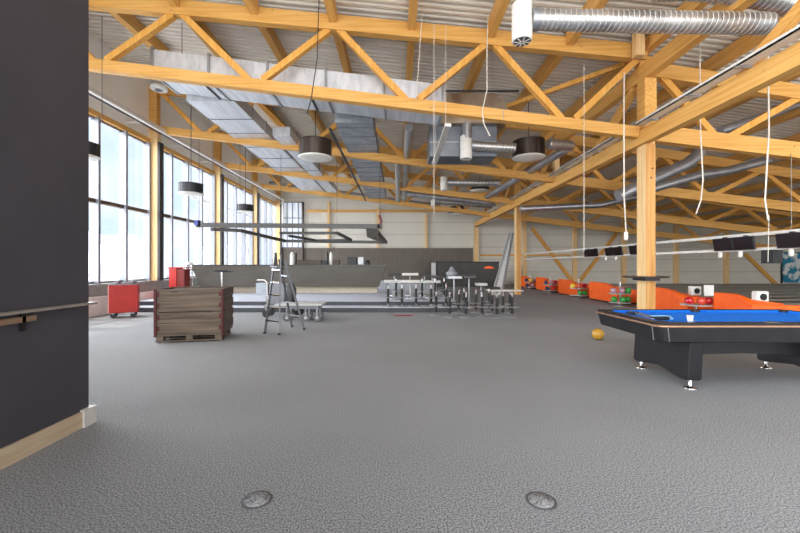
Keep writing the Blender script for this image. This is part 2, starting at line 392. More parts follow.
def post(y, base, top, label, rail=False):
    t = wthing('timber_post', label, 'post', (6.07, y, base), 'timber posts under the girder')
    MB().bb((5.96, y-.18, base), (6.18, y+.16, top)).build('shaft', M['glz'], t)
    MB().bb((5.965, y-.2, base), (6.18, y-.18, 4.42)).build('shaded_front', wood_mat('post face with painted shade', (214, 166, 102), (186, 130, 68), 'Z'), t)  # thin front layer; shade of the side turned from the windows put into its colour
    MB().bb((5.86, y-.3, 4.78), (6.14, y-.02, 5.95)).build('upper_post', M['gly'], t)
    for dz in (0, .22):
        MB().cyl((6.07+.03*(dz > 0), y-.215, 3.6+dz), (6.07+.03*(dz > 0), y-.195, 3.6+dz), .018, 8).build('bolt', M['black'], t)
    return t
post(9.32, 0, 5.95, 'thick pale glulam post rising behind the billiard table')
post(19.3, 0, 5.95, 'slim far glulam post beside the leaning aluminium ramp')
single('timber_strut', MB().bb((5.62, 8.95, 6.45), (5.82, 9.13, zdeck(5.7)-.02)), M['glz'], 'short upright timber strut from girder top up to the roof deck', 'strut')
single('brace', MB().beam(W(625, 64, 9.75), W(497, 110, 12.0), .09, .12), M['gld'], 'slender sloping timber brace crossing behind the nearest truss beside the girder', 'brace')
for n_, px in enumerate((329, 378, 426, 476)):
    x = (px-CX)/F*ZB; w_ = .32 if px == 476 else .17
    single('wall_stud', MB().bb((x-w_/2, ZB-.22, 2.8 if px < 470 else 0.0), (x+w_/2, ZB-.02, zbot(x)+.2 if px < 470 else 4.4)), M['glz'],
           ['timber stud on the white rear wall above left half of the bar', 'timber stud on the white rear wall above right end of the bar', 'timber stud on the rear wall just left of the dark desk', 'broad timber wall post at the end of the brown panelling'][n_], 'stud', 'timber studs of the rear wall')
for n_, px in enumerate((524, 574, 623, 675, 725)):
    x = (px-CX)/F*ZB
    single('wall_stud', MB().bb((x-.15, ZB-.22, 0), (x+.15, ZB-.02, zdeck(x)-.4)), M['glz'],
           f"timber stud of the rear wall beyond the bowling seats, {ORD[n_]} from the far post", 'stud', 'timber studs of the rear wall')
for n_, (a, b) in enumerate((((532, 228), (572, 281)), ((617, 233), (580, 281)), ((745, 254), (778, 286)))):
    single('wall_brace', MB().beam(W(*a, ZB-.1), W(*b, ZB-.1), .1, .26), M['gld'],
           ['diagonal wall brace falling to the right beside the far post', 'diagonal wall brace falling to the left, meeting its mirror at the foot', 'diagonal wall brace at far right near the mural'][n_], 'brace', 'diagonal braces of the rear wall')
single('wall_rail', MB().bb((-7.0, ZB-.16, 5.55), (3.6, ZB-.01, 5.72)), M['gly'], 'long thin horizontal timber rail high on the rear wall', 'rail')
single('wall_rail', MB().bb((6.3, ZB-.16, 2.18), (13.2, ZB-.01, 2.32)), M['gly'], 'low horizontal timber rail on the rear wall beyond the bowling seats', 'rail')
single('downpipe', MB().cyl((-7.25, ZB-.2, .3), (-7.25, ZB-.2, 6.3), .07), M['drum'], 'dark brown vertical pipe beside the rear corner glazing', 'pipe')
# bright conduit along window heads
t = wthing('light_rail', 'long white light rail running along the top of the window wall', 'rail', (XW+.4, 15, 6.45))
MB().bb((XW+.44, 4.5, 6.40), (XW+.64, ZB-.3, 6.54)).build('rail', M['nozzle'], t)
MB().bb((XW+.44, 4.5, 6.37), (XW+.5, ZB-.3, 6.40)).build('shadow_gap', M['trimdark'], t)
for y in (10.5, 13, 15.5, 18, 20.5, 23, 25.5, 28): MB().bb((XW+.0, y-.03, 6.36), (XW+.46, y+.03, 6.40)).build('bracket', M['nozzle'], t)
MB().bb((XW+.46, ZB-.34, 4.0), (XW+.6, ZB-.22, 6.42)).build('drop', M['nozzle'], t)

# ------------------------------------------------------------------ ducts
def sduct(mb, x0, x1, y0, y1, zb0, zb1, h):      # box duct whose underside slopes from zb0 (at x0) to zb1 (at x1)
    vs = [(x0, y0, zb0), (x1, y0, zb1), (x1, y1, zb1), (x0, y1, zb0), (x0, y0, zb0+h), (x1, y0, zb1+h), (x1, y1, zb1+h), (x0, y1, zb0+h)]
    return mb.add(vs, [(3, 2, 1, 0), (4, 5, 6, 7), (0, 1, 5, 4), (1, 2, 6, 5), (2, 3, 7, 6), (3, 0, 4, 7)])
def zA(x): return 6.42-.122*(x+6.3)
t = wthing('ventilation_duct', 'wide rectangular sheet-metal duct running crosswise behind the nearest truss', 'duct', (-2, 10.4, 6), 'sheet metal ducts')
sduct(MB(), -6.3, 1.2, 9.75, 10.9, zA(-6.3), zA(1.2), .62).build('casing', M['duct'], t)
for x in (-6.3, -4.85, -3.35, -1.85, -.35, 1.15):
    sduct(MB(), x-.03, x+.03, 9.71, 10.94, zA(x)-.03, zA(x)-.03, .70).build('flange', M['alu'], t)
for x in (-5.1, -2.3): MB().beam((x, 9.73, zA(x)-.02), (x, 10.9, zA(x)-.02), .035, .03).build('hanger_bar', M['cabled'], t)
t = wthing('ventilation_duct', 'broad bright sheet-metal duct running away from the camera nearest the windows', 'duct', (-5.4, 20, 6), 'sheet metal ducts')
MB().bb((-6.1, 10.95, 6.22), (-4.72, 25.0, 6.62)).build('casing', M['duct'], t)
for y in (12.3, 13.6, 15.2, 16.8, 18.4, 20): MB().bb((-6.13, y-.015, 6.2), (-4.69, y+.015, 6.64)).build('flange', M['greyp'], t)
t = wthing('ventilation_duct', 'narrow bright duct running back beside the broad one', 'duct', (-4, 17, 6), 'sheet metal ducts')
MB().bb((-4.35, 13.2, 5.98), (-3.75, 23.5, 6.3)).build('casing', M['duct'], t)
MB().bb((-4.38, 18, 5.96), (-3.72, 18.05, 6.32)).build('flange', M['greyp'], t)
t = wthing('ventilation_duct', 'dull grey ribbed duct running back above the middle of the bar', 'duct', (-1.3, 17, 5.7), 'sheet metal ducts')
MB().bb((-1.85, 11.2, 5.7), (-.75, 24, 6.1)).build('casing', mat('dull grey duct', (172, 178, 184), .45, .4, rgb2=(140, 146, 154), scale=3), t)
for k in range(16): MB().bb((-1.87, 11.58+k*.8, 5.68), (-.73, 11.62+k*.8, 6.12)).build('rib', M['greyp'], t)
single('hanger_strap', MB().bb((-2.05, 11.2, 5.5), (-1.98, 23.9, 5.56)), M['cabled'], 'dark metal rail hung beside the grey ribbed duct', 'rail')

def fx(p, q, r, pitch=.06, amp=.09, bend=None):
    p, q = Vector(p), Vector(q); L = (q-p).length; n = max(4, int(L/pitch)); pts, rs = [], []
    for i in range(n*2+1):
        tt = i/(2*n); pt = p.lerp(q, tt)
        if bend: pt = pt + Vector(bend)*4*tt*(1-tt)
        pts.append(pt); rs.append(r*(1+(amp if i % 2 else 0)*1.35))
    return MB().tube(pts, rs, 20)
def helix(p, q, r, pitch, parent, bend=None):
    p, q = Vector(p), Vector(q); L = (q-p).length; d = (q-p).normalized(); u = d.cross(Vector((0, 0, 1))).normalized(); w = u.cross(d)
    n = int(L/pitch*14); pts = []
    for i in range(n+1):
        tt = i/n; a = tt*L/pitch*2*math.pi; pt = p.lerp(q, tt) + (u*math.cos(a)+w*math.sin(a))*r
        if bend: pt = pt + Vector(bend)*4*tt*(1-tt)
        pts.append(pt)
    MB().tube(pts, .0075, 4).build('spiral_seam', M['seam'], parent)
def nozzle(top, r, h, lab, duct_to, rd, lab_d=None, pitch=.08):
    t = wthing('air_nozzle', lab, 'air nozzle', top)
    x, y, z = top
    MB().lathe((x, y, z-h), [(r*.86, 0), (r, .02), (r, h-.02), (r*.9, h), (.01, h)], 28).build('housing', M['nozzle'], t)
    MB().lathe((x, y, z-h-.012), [(r*.84, 0), (r*.84, .012), (.01, .014)], 24).build('grille', M['trimdark'], t)
    v = MB()
    for k in range(8):
        a = k*math.pi/4; v.beam((x+.02*math.cos(a), y+.02*math.sin(a), z-h-.018), (x+r*.8*math.cos(a), y+r*.8*math.sin(a), z-h-.018), .02, .008)
    v.build('vane', M['nozzle'], t)
    fx((x+r*.9, y, z-h*.42), duct_to, rd, pitch).build('flexible_duct', M['silverd'], t)
    helix((x+r*.9, y, z-h*.42), duct_to, rd*1.1, max(.085, .0095*y), t)
    MB().cyl((x+r*.9, y, z-h*.42), (x+r*.9+.12, y, z-h*.42), rd*1.15, 20).build('collar', M['alu'], t)
    return t
nozzle(tuple(W(522, 4, 6.3)), .165, .62, 'large white cylindrical air nozzle with silver spiral duct at top right of centre', tuple(W(770, 24, 6.3)), .15, pitch=.1)
nozzle(tuple(W(466, 136, 11.2)), .175, .68, 'middle white air nozzle on a short flexible duct beside the round dark lamp', tuple(W(515, 148, 11.2)), .13)
nozzle(tuple(W(444, 177, 17.2)), .16, .6, 'third white air nozzle farther back with long spiral duct', tuple(W(500, 183, 17.2)), .15)
nozzle(tuple(W(433, 197, 24.0)), .14, .6, 'smallest farthest white air nozzle near the rear wall', tuple(W(492, 206, 24.0)), .15)
t = wthing('spiral_duct', 'spiral duct curving along the top right edge of the picture', 'duct', tuple(W(655, -10, 6.6)))
fx(W(655, -10, 6.6), W(812, 12, 6.6), .17, .09, bend=(0, 0, .16)).build('tube', M['silverd'], t)
helix(W(655, -10, 6.6), W(812, 12, 6.6), .19, .09, t, (0, 0, .16))
single('spiral_duct', fx(W(568, 148, 11.6), W(485, 198, 19.5), .13, .3, .03), M['silver'], 'long silver round duct running back left of the big girder', 'duct')
single('spiral_duct', fx(W(548, 144, 11.3), W(572, 146, 11.5), .14, .07, .1), M['silverd'], 'short spiral duct stub right of the round dark ceiling lamp', 'duct')
for n_, (a, b, r, l_) in enumerate(((W(270, 184, 25.5), W(440, 207, 25.5), .2, 'long round duct crossing in front of the rear wall, above the bar'),
                      (W(400, 193, 23), W(490, 203, 23), .16, 'round duct crossing above the right half of the rear wall'),
                      (W(448, 211, 26.5), W(508, 216, 26.5), .13, 'thin dark round duct low above the rear wall panelling'))):
    single('spiral_duct', fx(a, b, r, .4, .03), M['silver'], l_, 'duct')
for n_, (px0, px1, y0, y1, l_) in enumerate(((410, 405, 124, 190, 'pale round pipe running back above the bar end, right of a pair'), (399, 398, 150, 192, 'pale round pipe running back above the bar end, left of a pair'))):
    X = .33 if n_ == 0 else 0.0
    single('spiral_duct', fx((X, 11.3 if n_ == 0 else 14.6, 5.6-.1*n_), (X, 23, 5.5-.1*n_), .13, .3, .03), M['silver'], l_, 'duct')
def poly(pts, r): return MB().tube(pts, r, 14)
single('spiral_duct', poly([W(618, 196, 12.2), W(656, 178, 12.2), W(687, 164, 12.2), W(697, 156, 12.2), W(703, 145, 12.2)], .19), M['silver'], 'silver duct with an elbow up behind the thick post', 'duct')
single('spiral_duct', poly([W(640, 192, 12.8), W(700, 175, 12.8), W(728, 171, 12.8), W(768, 160, 12.8)], .15), M['silver'], 'long silver duct right of the thick post below the roof beams', 'duct')
single('spiral_duct', poly([W(720, 131, 10.5), W(770, 115, 10.5), W(812, 98, 10.5)], .12), M['silver'], 'silver duct rising to the right edge under the girder', 'duct')
single('spiral_duct', poly([W(520, 236, 17.5)+Vector((0, 0, 1.25)), W(600, 205, 17.5), W(640, 196, 17.5)], .14), M['silver'], 'silver duct seen left of the thick post beneath the girder', 'duct')
t = wthing('air_handling_unit', 'domed brown and silver air handling unit above the middle of the hall', 'ventilation unit', (2.3, 11.6, 4.8))
X0, X1 = 1.25, 3.2
MB().prism([(X0, 5.65), (X1, 5.65), (X1, 6.1), (X1-.12, 6.35), (X1-.35, 6.52), (X0+.1, 6.52), (X0, 6.4)], 'Y', 11.1, 12.3).build('upper_casing', mat('bronze grey casing', (176, 160, 140), .35, .6, rgb2=(120, 96, 74), scale=1.2), t)
MB().bb((.95, 11.35, 4.75), (2.95, 12.3, 5.66)).build('lower_casing', mat('dull steel casing', (128, 134, 142), .4, .5, rgb2=(104, 110, 118), scale=1.5), t)
MB().bb((.94, 11.33, 5.15), (2.96, 12.34, 5.19)).build('seam', M['alu'], t)
MB().cyl((2.03, 11.16, 5.2), (2.03, 11.16, 5.65), .15).build('riser_pipe', M['silver'], t)
MB().bb((.9, 11.0, 6.53), (3.5, 11.06, 6.57)).build('support_rail', M['cabled'], t)
t = wthing('batten_light', 'pale grey batten light hung left of the air handling unit', 'light', (1.13, 10, 4.6))
MB().bb((1.05, 8.5, 4.6), (1.19, 11.8, 4.67)).build('housing', M['cap'], t)
for y in (8.9, 11.3): MB().cyl((1.12, y, 4.67), (1.12, y, 7.1), .006, 6).build('suspension_cable', M['cable'], t)

# ------------------------------------------------------------------ lamps
def lamp_at(x, y, zb, dia, h, lab, top, m='drum', group='round drum pendant lamps'):
    t = wthing('pendant_lamp', lab, 'lamp', (x, y, zb), group); r = dia/2
    MB().lathe((x, y, zb+.02), [(r, 0), (r, h)], 36).build('lamp_shade', M[m], t)
    rr = MB()
    for k in range(18):
        a = 2*math.pi*k/18; rr.box((x+r*math.cos(a), y+r*math.sin(a), zb+.02+h/2), (.012, .012, h), a)
    for zz in (zb+.03, zb+h+.01): rr.tube([(x+(r+.004)*math.cos(2*math.pi*k/36), y+(r+.004)*math.sin(2*math.pi*k/36), zz) for k in range(37)], .012, 6)
    rr.build('shade_cage', M['black'], t)
    MB().lathe((x, y, zb), [(r*.55, -.02), (r*1.0, -.005), (r*1.06, .015), (r*.98, .03)], 36).build('diffuser', M['opal'], t)
    MB().tube([(x, y, zb+h), (x, y, top)], .012, 6).build('suspension_cable', M['cabled'], t)
W1 = W(315.5, 158, 11.3); lamp_at(W1.x, W1.y, W1.z, .95, .48, 'large dark drum lamp with pale underside hung left of centre', 6.35)
W1 = W(528.5, 158, 11.9); lamp_at(W1.x, W1.y, W1.z, .95, .5, 'large dark drum lamp hung beside the spiral ducts right of centre', 6.6)
W1 = W(480, 191, 18.9); lamp_at(W1.x, W1.y, W1.z, .9, .42, 'middle-sized dark drum lamp behind the larger right-hand one', 6.7)
W1 = W(457, 214, 25); lamp_at(W1.x, W1.y, W1.z, .9, .46, 'smallest farthest drum lamp near the rear wall', 6.9)
W1 = W(191, 194, 13.2); lamp_at(W1.x, W1.y, W1.z, .76, .33, 'black drum lamp hanging before the second window bay', 8.1, 'drumb')
W1 = W(245.5, 212, 19); lamp_at(W1.x, W1.y, W1.z, .76, .33, 'small black drum lamp before the third window bay', 7.9, 'drumb')
W1 = W(83, 157, 9.0); lamp_at(W1.x, W1.y, W1.z, .64, .3, 'black drum lamp half hidden by the near dark wall', 8.0, 'drumb')
t = wthing('ring_light', 'small white ring light high beside the broad duct', 'light', tuple(W(159, 90, 12.6)))
c = W(159, 90, 12.6)
MB().lathe(c, [(.24, 0), (.27, .04), (.24, .12), (.1, .14)], 28).build('housing', M['white'], t)
MB().lathe(c-Vector((0, 0, .012)), [(.12, 0), (.12, .013)], 20).build('opening', M['greyp'], t)

# cables
def cable(pts, r, m, lab):
    single('hanging_cable', MB().tube(pts, r, 6), M[m], lab, 'cable', 'cables hanging from the roof')
cable([W(487, 60, 8.9), W(488, 0, 8.9)], .012, 'cable', 'short white cord dropping to the truss joint at top centre')
cable([W(487, 45, 9.05), W(487, 90, 9.05), W(482, 112, 9.05), W(484, 124, 9.05), W(490, 136, 9.05)], .014, 'cable', 'looping white cord before the air handling unit')
cable([W(434, 22, 9.0), W(434, 215, 9.0)], .007, 'cable', 'long thin white line dropping just right of centre')
cable([W(423, 0, 9.0), W(419, 60, 9.0), W(416, 100, 9.0)], .01, 'cable', 'slanting white cord left of the long thin line')
cable([W(319, 0, 8.6), W(317, 60, 8.6), W(311, 100, 8.6), W(307, 114, 8.6)], .012, 'cabled', 'dark cord curving down to the left lamp bracket')
cable([W(584, 62, 9.0), W(584, 252, 9.0)], .007, 'cable', 'long thin white line left of the thick post')
cable([W(624, 72, 8.7), W(624, 195, 8.7), W(626, 232, 8.7), W(626, 232.2, 8.7), W(626, 240, 8.7)], [.014, .014, .014, .045, .045], 'cable', 'white cord ending in a plug beside the thick post')
cable([W(700, 0, 8.2), W(700, 120, 8.2), W(703, 180, 8.2), W(701, 200, 8.2), W(696, 214, 8.2)], .012, 'cable', 'white cord right of the thick post curling at its end')
cable([W(768, 0, 8.0), W(768, 60, 8.0), W(769, 130, 8.0), W(765, 200, 8.0), W(768, 220, 8.0)], .016, 'cable', 'white cord with a knotted end at far right')
cable([W(769, 215, 8.05), W(768, 262, 8.05)], .006, 'cable', 'thin drop line below the knotted cord at far right')
cable([W(102, 16, 8.2), W(102, 122, 8.2)], .006, 'cabled', 'thin dark line hanging beside the near dark wall')
cable([W(182, 22, 9.0), W(182, 54, 9.0)], .008, 'cabled', 'short dark hanger above the crosswise duct at left')

# ------------------------------------------------------------------ near wall shelf
t = wthing('wall_shelf', 'narrow dark ledge with a wooden batten on the near charcoal wall', 'shelf', (-2.9, 2.4, 1.0))
MB().bb((-2.93, .8, 1.13), (-2.86, 3.62, 1.15)).build('ledge', mat('ledge edge', (150, 142, 132), .3), t)
MB().bb((-2.93, .8, 1.055), (-2.90, 3.05, 1.10)).build('batten', wood_mat('ledge batten', (150, 122, 98), (120, 96, 76), 'Y', False), t)
for y in (1.7, 2.95): MB().bb((-2.93, y-.015, .99), (-2.90, y+.015, 1.13)).build('bracket', M['black'], t)
# floor outlet covers
for px, py, l_ in ((257, 500, 'round carpeted floor outlet cover, left of two near the camera'), (541, 501, 'round carpeted floor outlet cover, right of two near the camera')):
    Y = 570/(py-265); c = Vector(((px-CX)/F*Y, Y, 0))
    t = wthing('floor_outlet', l_, 'floor outlet', c)
    MB().lathe(c, [(.095, .0), (.095, .004), (.082, .004)], 36).build('rim', mat('outlet rim', (92, 91, 92), .6), t)
    MB().lathe(c, [(.078, .0), (.078, .0065), (.01, .0065)], 36).build('lid', M['carpet'], t)

# ------------------------------------------------------------------ billiard table
t = wthing('billiard_table', 'large black billiard table with bright blue cloth at right', 'billiard table', (4.5, 5.08, 0))
x0, x1, y0, y1 = 3.03, 5.95, 4.42, 5.87; zt = .82
def rr(x0, x1, y0, y1, r, n=6):
    out = []
    for cx, cy, a0 in ((x1-r, y1-r, 0), (x0+r, y1-r, 90), (x0+r, y0+r, 180), (x1-r, y0+r, 270)):
        for k in range(n+1):
            a = math.radians(a0+90*k/n); out.append((cx+r*math.cos(a), cy+r*math.sin(a)))
    return out
def loft(secs, caps=True):
    mb = MB(); n = len(secs[0][0]); vs = [(x, y, z) for p, z in secs for x, y in p]
    fs = [(i*n+k, i*n+(k+1) % n, (i+1)*n+(k+1) % n, (i+1)*n+k) for i in range(len(secs)-1) for k in range(n)]
    mb.add(vs, fs)
    if caps: mb.add(vs[:n], [tuple(range(n))[::-1]]); mb.add(vs[-n:], [tuple(range(n))])
    return mb
# apron: slanting underside at the two short ends, so the ends look like wedges
ap = MB()
prof = [(x0+.02, zt-.045), (x0+.10, .55), (x0+.35, .49), (x1-.35, .49), (x1-.10, .55), (x1-.02, zt-.045)]
loft([(rr(x0+.13, x1-.13, y0+.06, y1-.06, .08), .58), (rr(x0+.05, x1-.05, y0+.03, y1-.03, .09), .60), (rr(x0+.01, x1-.01, y0+.01, y1-.01, .10), zt-.05)]).build('apron', M['blackm'], t)
loft([(rr(x0, x1, y0, y1, .1), zt-.05), (rr(x0-.008, x1+.008, y0-.008, y1+.008, .105), zt-.042), (rr(x0-.008, x1+.008, y0-.008, y1+.008, .105), zt-.03), (rr(x0, x1, y0, y1, .1), zt-.024)], False).build('copper_trim', M['copper'], t)
# rails as four long blocks round the bed
rl = loft([(rr(x0+.004, x1-.004, y0+.004, y1-.004, .098), zt-.024), (rr(x0+.02, x1-.02, y0+.02, y1-.02, .085), zt)], False)
outer = rr(x0+.02, x1-.02, y0+.02, y1-.02, .085); inner = rr(x0+.13, x1-.13, y0+.13, y1-.13, .02)
n = len(outer); rl.add([(x, y, zt) for x, y in outer]+[(x, y, zt) for x, y in inner]+[(x, y, zt-.03) for x, y in inner], [(k, (k+1) % n, (k+1) % n+n, k+n) for k in range(n)]+[(k+n, (k+1) % n+n, (k+1) % n+2*n, k+2*n) for k in range(n)])
rl.build('rail', M['blackm'], t)
MB().bb((x0+.12, y0+.12, zt-.06), (x1-.12, y1-.12, zt-.028)).build('cloth', M['felt'], t)
ix0, ix1, iy0, iy1 = x0+.13, x1-.13, y0+.13, y1-.13; xm = (x0+x1)/2
def cush(a, b, dx, dy):   # cushion strip from a to b, leaning to the inside
    a, b = Vector(a), Vector(b); inn = Vector((dx, dy, 0))*.05; u = (b-a).normalized()*.05
    vs = [a, b, b+inn-u, a+inn+u]
    top = [Vector((v.x, v.y, zt-.002)) for v in vs]; bot = [Vector((v.x, v.y, zt-.028)) for v in vs]
    return MB().add(bot+top, [(3, 2, 1, 0), (4, 5, 6, 7), (0, 1, 5, 4), (1, 2, 6, 5), (2, 3, 7, 6), (3, 0, 4, 7)])
g_ = .075
for a, b, dx, dy in (((ix0+g_, iy0, 0), (xm-g_, iy0, 0), 0, 1), ((xm+g_, iy0, 0), (ix1-g_, iy0, 0), 0, 1), ((ix0+g_, iy1, 0), (xm-g_, iy1, 0), 0, -1), ((xm+g_, iy1, 0), (ix1-g_, iy1, 0), 0, -1), ((ix0, iy0+g_, 0), (ix0, iy1-g_, 0), 1, 0), ((ix1, iy0+g_, 0), (ix1, iy1-g_, 0), -1, 0)):
    cush(a, b, dx, dy).build('cushion', M['felt'], t)
for px, py_ in ((ix0+.01, iy0+.01), (xm, iy0-.02), (ix1-.01, iy0+.01), (ix0+.01, iy1-.01), (xm, iy1+.02), (ix1-.01, iy1-.01)):
    MB().lathe((px, py_, zt-.03), [(.06, 0), (.062, .034), (.05, .0335)], 20).build('pocket', M['black'], t)
for x in (xm-.06,):
    MB().beam((x-.05, y0+.12, zt+.002), (x+.05, y0+.01, zt+.002), .02, .006).build('pocket_trim', M['chrome'], t)
MB().beam((x0+.145, y0+.025, .60), (x0+.115, y0+.006, zt-.05), .008, .012).build('seam_strip', M['alu'], t)
MB().beam((x0+.045, y0+.15, .60), (x0+.006, y0+.12, zt-.05), .012, .008).build('seam_strip', M['alu'], t)
# leg slabs, arched underneath
for xl in (3.56, 5.38):
    lg = MB()
    ya, yb = 4.52, 5.68
    pr = [(4.52, .585), (4.55, .125), (4.58, .105), (4.70, .10), (4.85, .125), (5.1, .165), (5.35, .125), (5.5, .10), (5.59, .105), (5.62, .125), (5.58, .585)]
    lg.prism(pr, 'X', xl-.085, xl+.085)
    lg.build('leg_panel', M['blackm'], t, bevel=.03)
    for yf in (4.63, 5.56):
        fo = MB().lathe((xl, yf, 0), [(.075, 0), (.075, .008), (.03, .02), (.018, .03), (.018, .12)], 24).build('levelling_foot', M['chrome'], t)
st = MB(); prs = [(3.64, .58), (3.64, .30), (3.95, .335), (4.47, .35), (5.0, .335), (5.3, .30), (5.3, .58)]
st.prism([(a, b) for a, b in prs], 'Y', 4.95, 5.2); st.build('stretcher', M['blackm'], t)
# things on the table
c = Vector((3.42, 4.52, zt))
t = wthing('paper_cup', 'small white cup standing on the near corner of the billiard table', 'cup', c+Vector((0, 0, 0)))
c = W(690, 321, 4.66); c.z = zt-.028; t.location = c; t['org'] = tuple(c)
MB().lathe(c, [(.026, 0), (.036, .085), (.036, .09), (.031, .09), (.024, .01)], 24).build('body', M['white'], t)
MB().lathe(c+Vector((0, 0, .08)), [(.038, 0), (.038, .012), (.03, .012)], 24).build('lip', M['cap'], t)
def tri(c, s, rz, m, lab):
    pts = []
    for k in range(3):
        a = rz+k*2*math.pi/3
        for da in (-.25, 0, .25): pts.append(Vector(c)+Vector((math.cos(a+da), math.sin(a+da), 0))*s)
    pts.append(pts[0]); single('ball_rack', MB().tube([p+Vector((0, 0, .012)) for p in pts], .012, 8), M[m], lab, 'ball rack')
tri((3.5, 5.05, zt-.027), .16, .5, 'cyan', 'pale blue triangular ball rack lying on the cloth')
single('brush', MB().box((3.36, 4.88, zt-.005), (.26, .07, .045), .25), M['black'], 'black table brush lying beside the near corner pocket', 'brush', bevel=.012)
single('brush', MB().box((3.34, 5.42, zt-.005), (.16, .06, .045), -.1), M['black'], 'smaller black block near the far corner of the billiard table', 'brush', bevel=.012)
single('bridge_stick', MB().beam((3.22, 4.8, zt-.002), (3.42, 5.6, zt-.002), .02, .02).beam((3.3, 4.85, zt+.0), (3.46, 5.5, zt+.0), .012, .012), M['alu'], 'pair of thin grey rods lying along the left rail', 'rod')
single('foam_block', MB().box((3.66, 4.74, zt-.018), (.09, .06, .02), .6), M['greyp'], 'flat grey block on the blue cloth near the white cup', 'block')
t_ = bpy.data.objects['ball_rack']

# yellow ball on the floor
b = wthing('bowling_ball', 'single yellow bowling ball lying on the carpet left of billiard table', 'bowling ball', (4.0, 7.6, 0))
MB().ball((4.0, 7.6, .116), .116, 28).build('sphere', M['yellow'], b)
hs = MB()
for dx, dz in ((-.02, .05), (.02, .05), (0, .015)):
    v = Vector((dx, -.1, dz)).normalized()*.1155; hs.ball(Vector((4.0, 7.6, .116))+v, .008, 8)
hs.build('finger_holes', M['black'], b)

# round standing shelf round the thick post
t = wthing('standing_table', 'thin dark round tabletop fixed around the thick post', 'table', (6.07, 9.3, 1.19))
MB().lathe((6.07, 9.32, 1.19), [(.48, 0), (.5, .01), (.5, .035), (.49, .04)], 40).build('tabletop', mat('dark brown top', (62, 48, 40), .35), t)
MB().bb((5.90, 9.05, 1.12), (6.24, 9.56, 1.19)).build('collar', M['trimdark'], t)

# ------------------------------------------------------------------ bowling side
racks = [10.35, 13.9, 17.1, 20.3, 23.4]
XRK = 8.12
lab_r = ['nearest bowling ball rack, holding three reddish balls', 'second bowling ball rack, with white, pink and green balls left of thick post', 'third bowling ball rack, with yellow, red and green balls', 'fourth bowling ball rack, small, among orange seats', 'farthest bowling ball rack beside the slim post']
def rack(y, lab, two):
    t = wthing('ball_rack_stand', lab, 'ball rack', (XRK, y, 0), 'bowling ball racks along the lanes')
    MB().lathe((XRK, y, 0), [(.22, 0), (.22, .02), (.06, .05)], 24).build('base', M['alu'], t)
    MB().cyl((XRK, y, .03), (XRK, y, .86 if two else .42), .035).build('pole', M['chrome'], t)
    for z in ((.12, .44) if two else (.40,)):
        tr = MB().lathe((XRK, y, z), [(.2, 0), (.36, .0), (.375, .015), (.375, .025), (.2, .02)], 28); tr.build('tray', M['stoolseat'], t)
ballspec = [
    [(-.27, -.1, 'ballr', 'crimson'), (-.02, -.2, 'ballo', 'orange-red'), (.26, -.1, 'ballr', 'deep red')],
    [(-.28, -.08, 'ballp', 'pale'), (-.04, -.2, 'ballp', 'pinkish'), (.2, -.16, 'ballg', 'green'), (.28, .1, 'ballr', 'red')],
    [(-.28, -.05, 'bally', 'yellow'), (-.04, -.2, 'ballo', 'orange'), (.22, -.12, 'ballr', 'red')],
    [(-.25, -.1, 'ballb', 'navy'), (0, -.2, 'ballp', 'pink'), (.24, -.1, 'ballr', 'red')],
    [(-.25, -.1, 'ballb', 'navy'), (0, -.2, 'bally', 'yellow'), (.24, -.1, 'ballp', 'grey')]]
low = [None,
       [(-.26, -.08, 'ballg', 'green'), (0, -.2, 'ballg', 'bright green'), (.24, -.08, 'ballg', 'dark green')],
       [(-.02, -.2, 'ballg', 'green'), (.24, -.1, 'ballg', 'dark green')],
       [(-.2, -.12, 'ballb', 'dark'), (.12, -.15, 'ballr', 'red')],
       [(-.2, -.12, 'ballb', 'dark'), (.12, -.15, 'ballp', 'grey')]]
where = ['nearest rack', 'second rack', 'third rack', 'fourth rack', 'farthest rack']
place = ['left', 'middle', 'right', 'rear right']
for i, y in enumerate(racks):
    rack(y, lab_r[i], i > 0)
    for tier, lst in (('upper', ballspec[i]), ('lower', low[i])):
        if not lst: continue
        z = (.42 if i == 0 else .46) if tier == 'upper' else .14
        for k, (dx, dy, m, cn) in enumerate(lst):
            r = .108
            single('bowling_ball', MB().ball((XRK+dx, y+dy, z+r+.006), r, 16), M[m], f"{cn} bowling ball, {place[k]} on the {tier+' tray of the ' if i else ''}{where[i]}", 'bowling ball', 'bowling balls on the racks')

def sofa(ya, yb, lab, x0=8.3):
    t = wthing('orange_sofa', lab, 'sofa', (x0+.6, (ya+yb)/2, 0), 'orange bowling lane seats')
    D = 1.7; hb = .78; th = .16
    # back panel on the concourse side, dipping to the near end
    L_ = yb-ya; pr = [(ya, .06), (yb, .06), (yb, hb), (ya+.5*L_, hb), (ya+.3*L_, hb-.05), (ya+.12*L_, hb-.16), (ya, hb-.2)]
    MB().prism(pr, 'X', x0, x0+th).build('back_panel', M['orange'], t, bevel=.02)
    pr2 = [(x0+th, .06), (x0+D, .06), (x0+D, .53), (x0+.9, .55), (x0+.5, .57), (x0+th, hb-.2)]
    MB().prism(pr2, 'Y', ya, ya+th).build('armrest', M['orange'], t, bevel=.02)
    pr3 = [(x0+th, .06), (x0+D, .06), (x0+D, .5), (x0+.9, .6), (x0+.5, .74), (x0+th, hb)]
    MB().prism(pr3, 'Y', yb-th, yb).build('armrest', M['orange'], t, bevel=.02)
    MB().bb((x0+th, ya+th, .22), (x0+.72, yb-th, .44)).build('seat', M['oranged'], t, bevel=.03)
    MB().bb((x0+.05, ya+.05, 0), (x0+.8, yb-.05, .06)).build('plinth', M['black'], t)
spans = [(8.9, 10.0), (10.9, 13.2), (14.4, 16.5), (17.6, 19.7), (20.8, 22.9), (23.9, 26.4)]
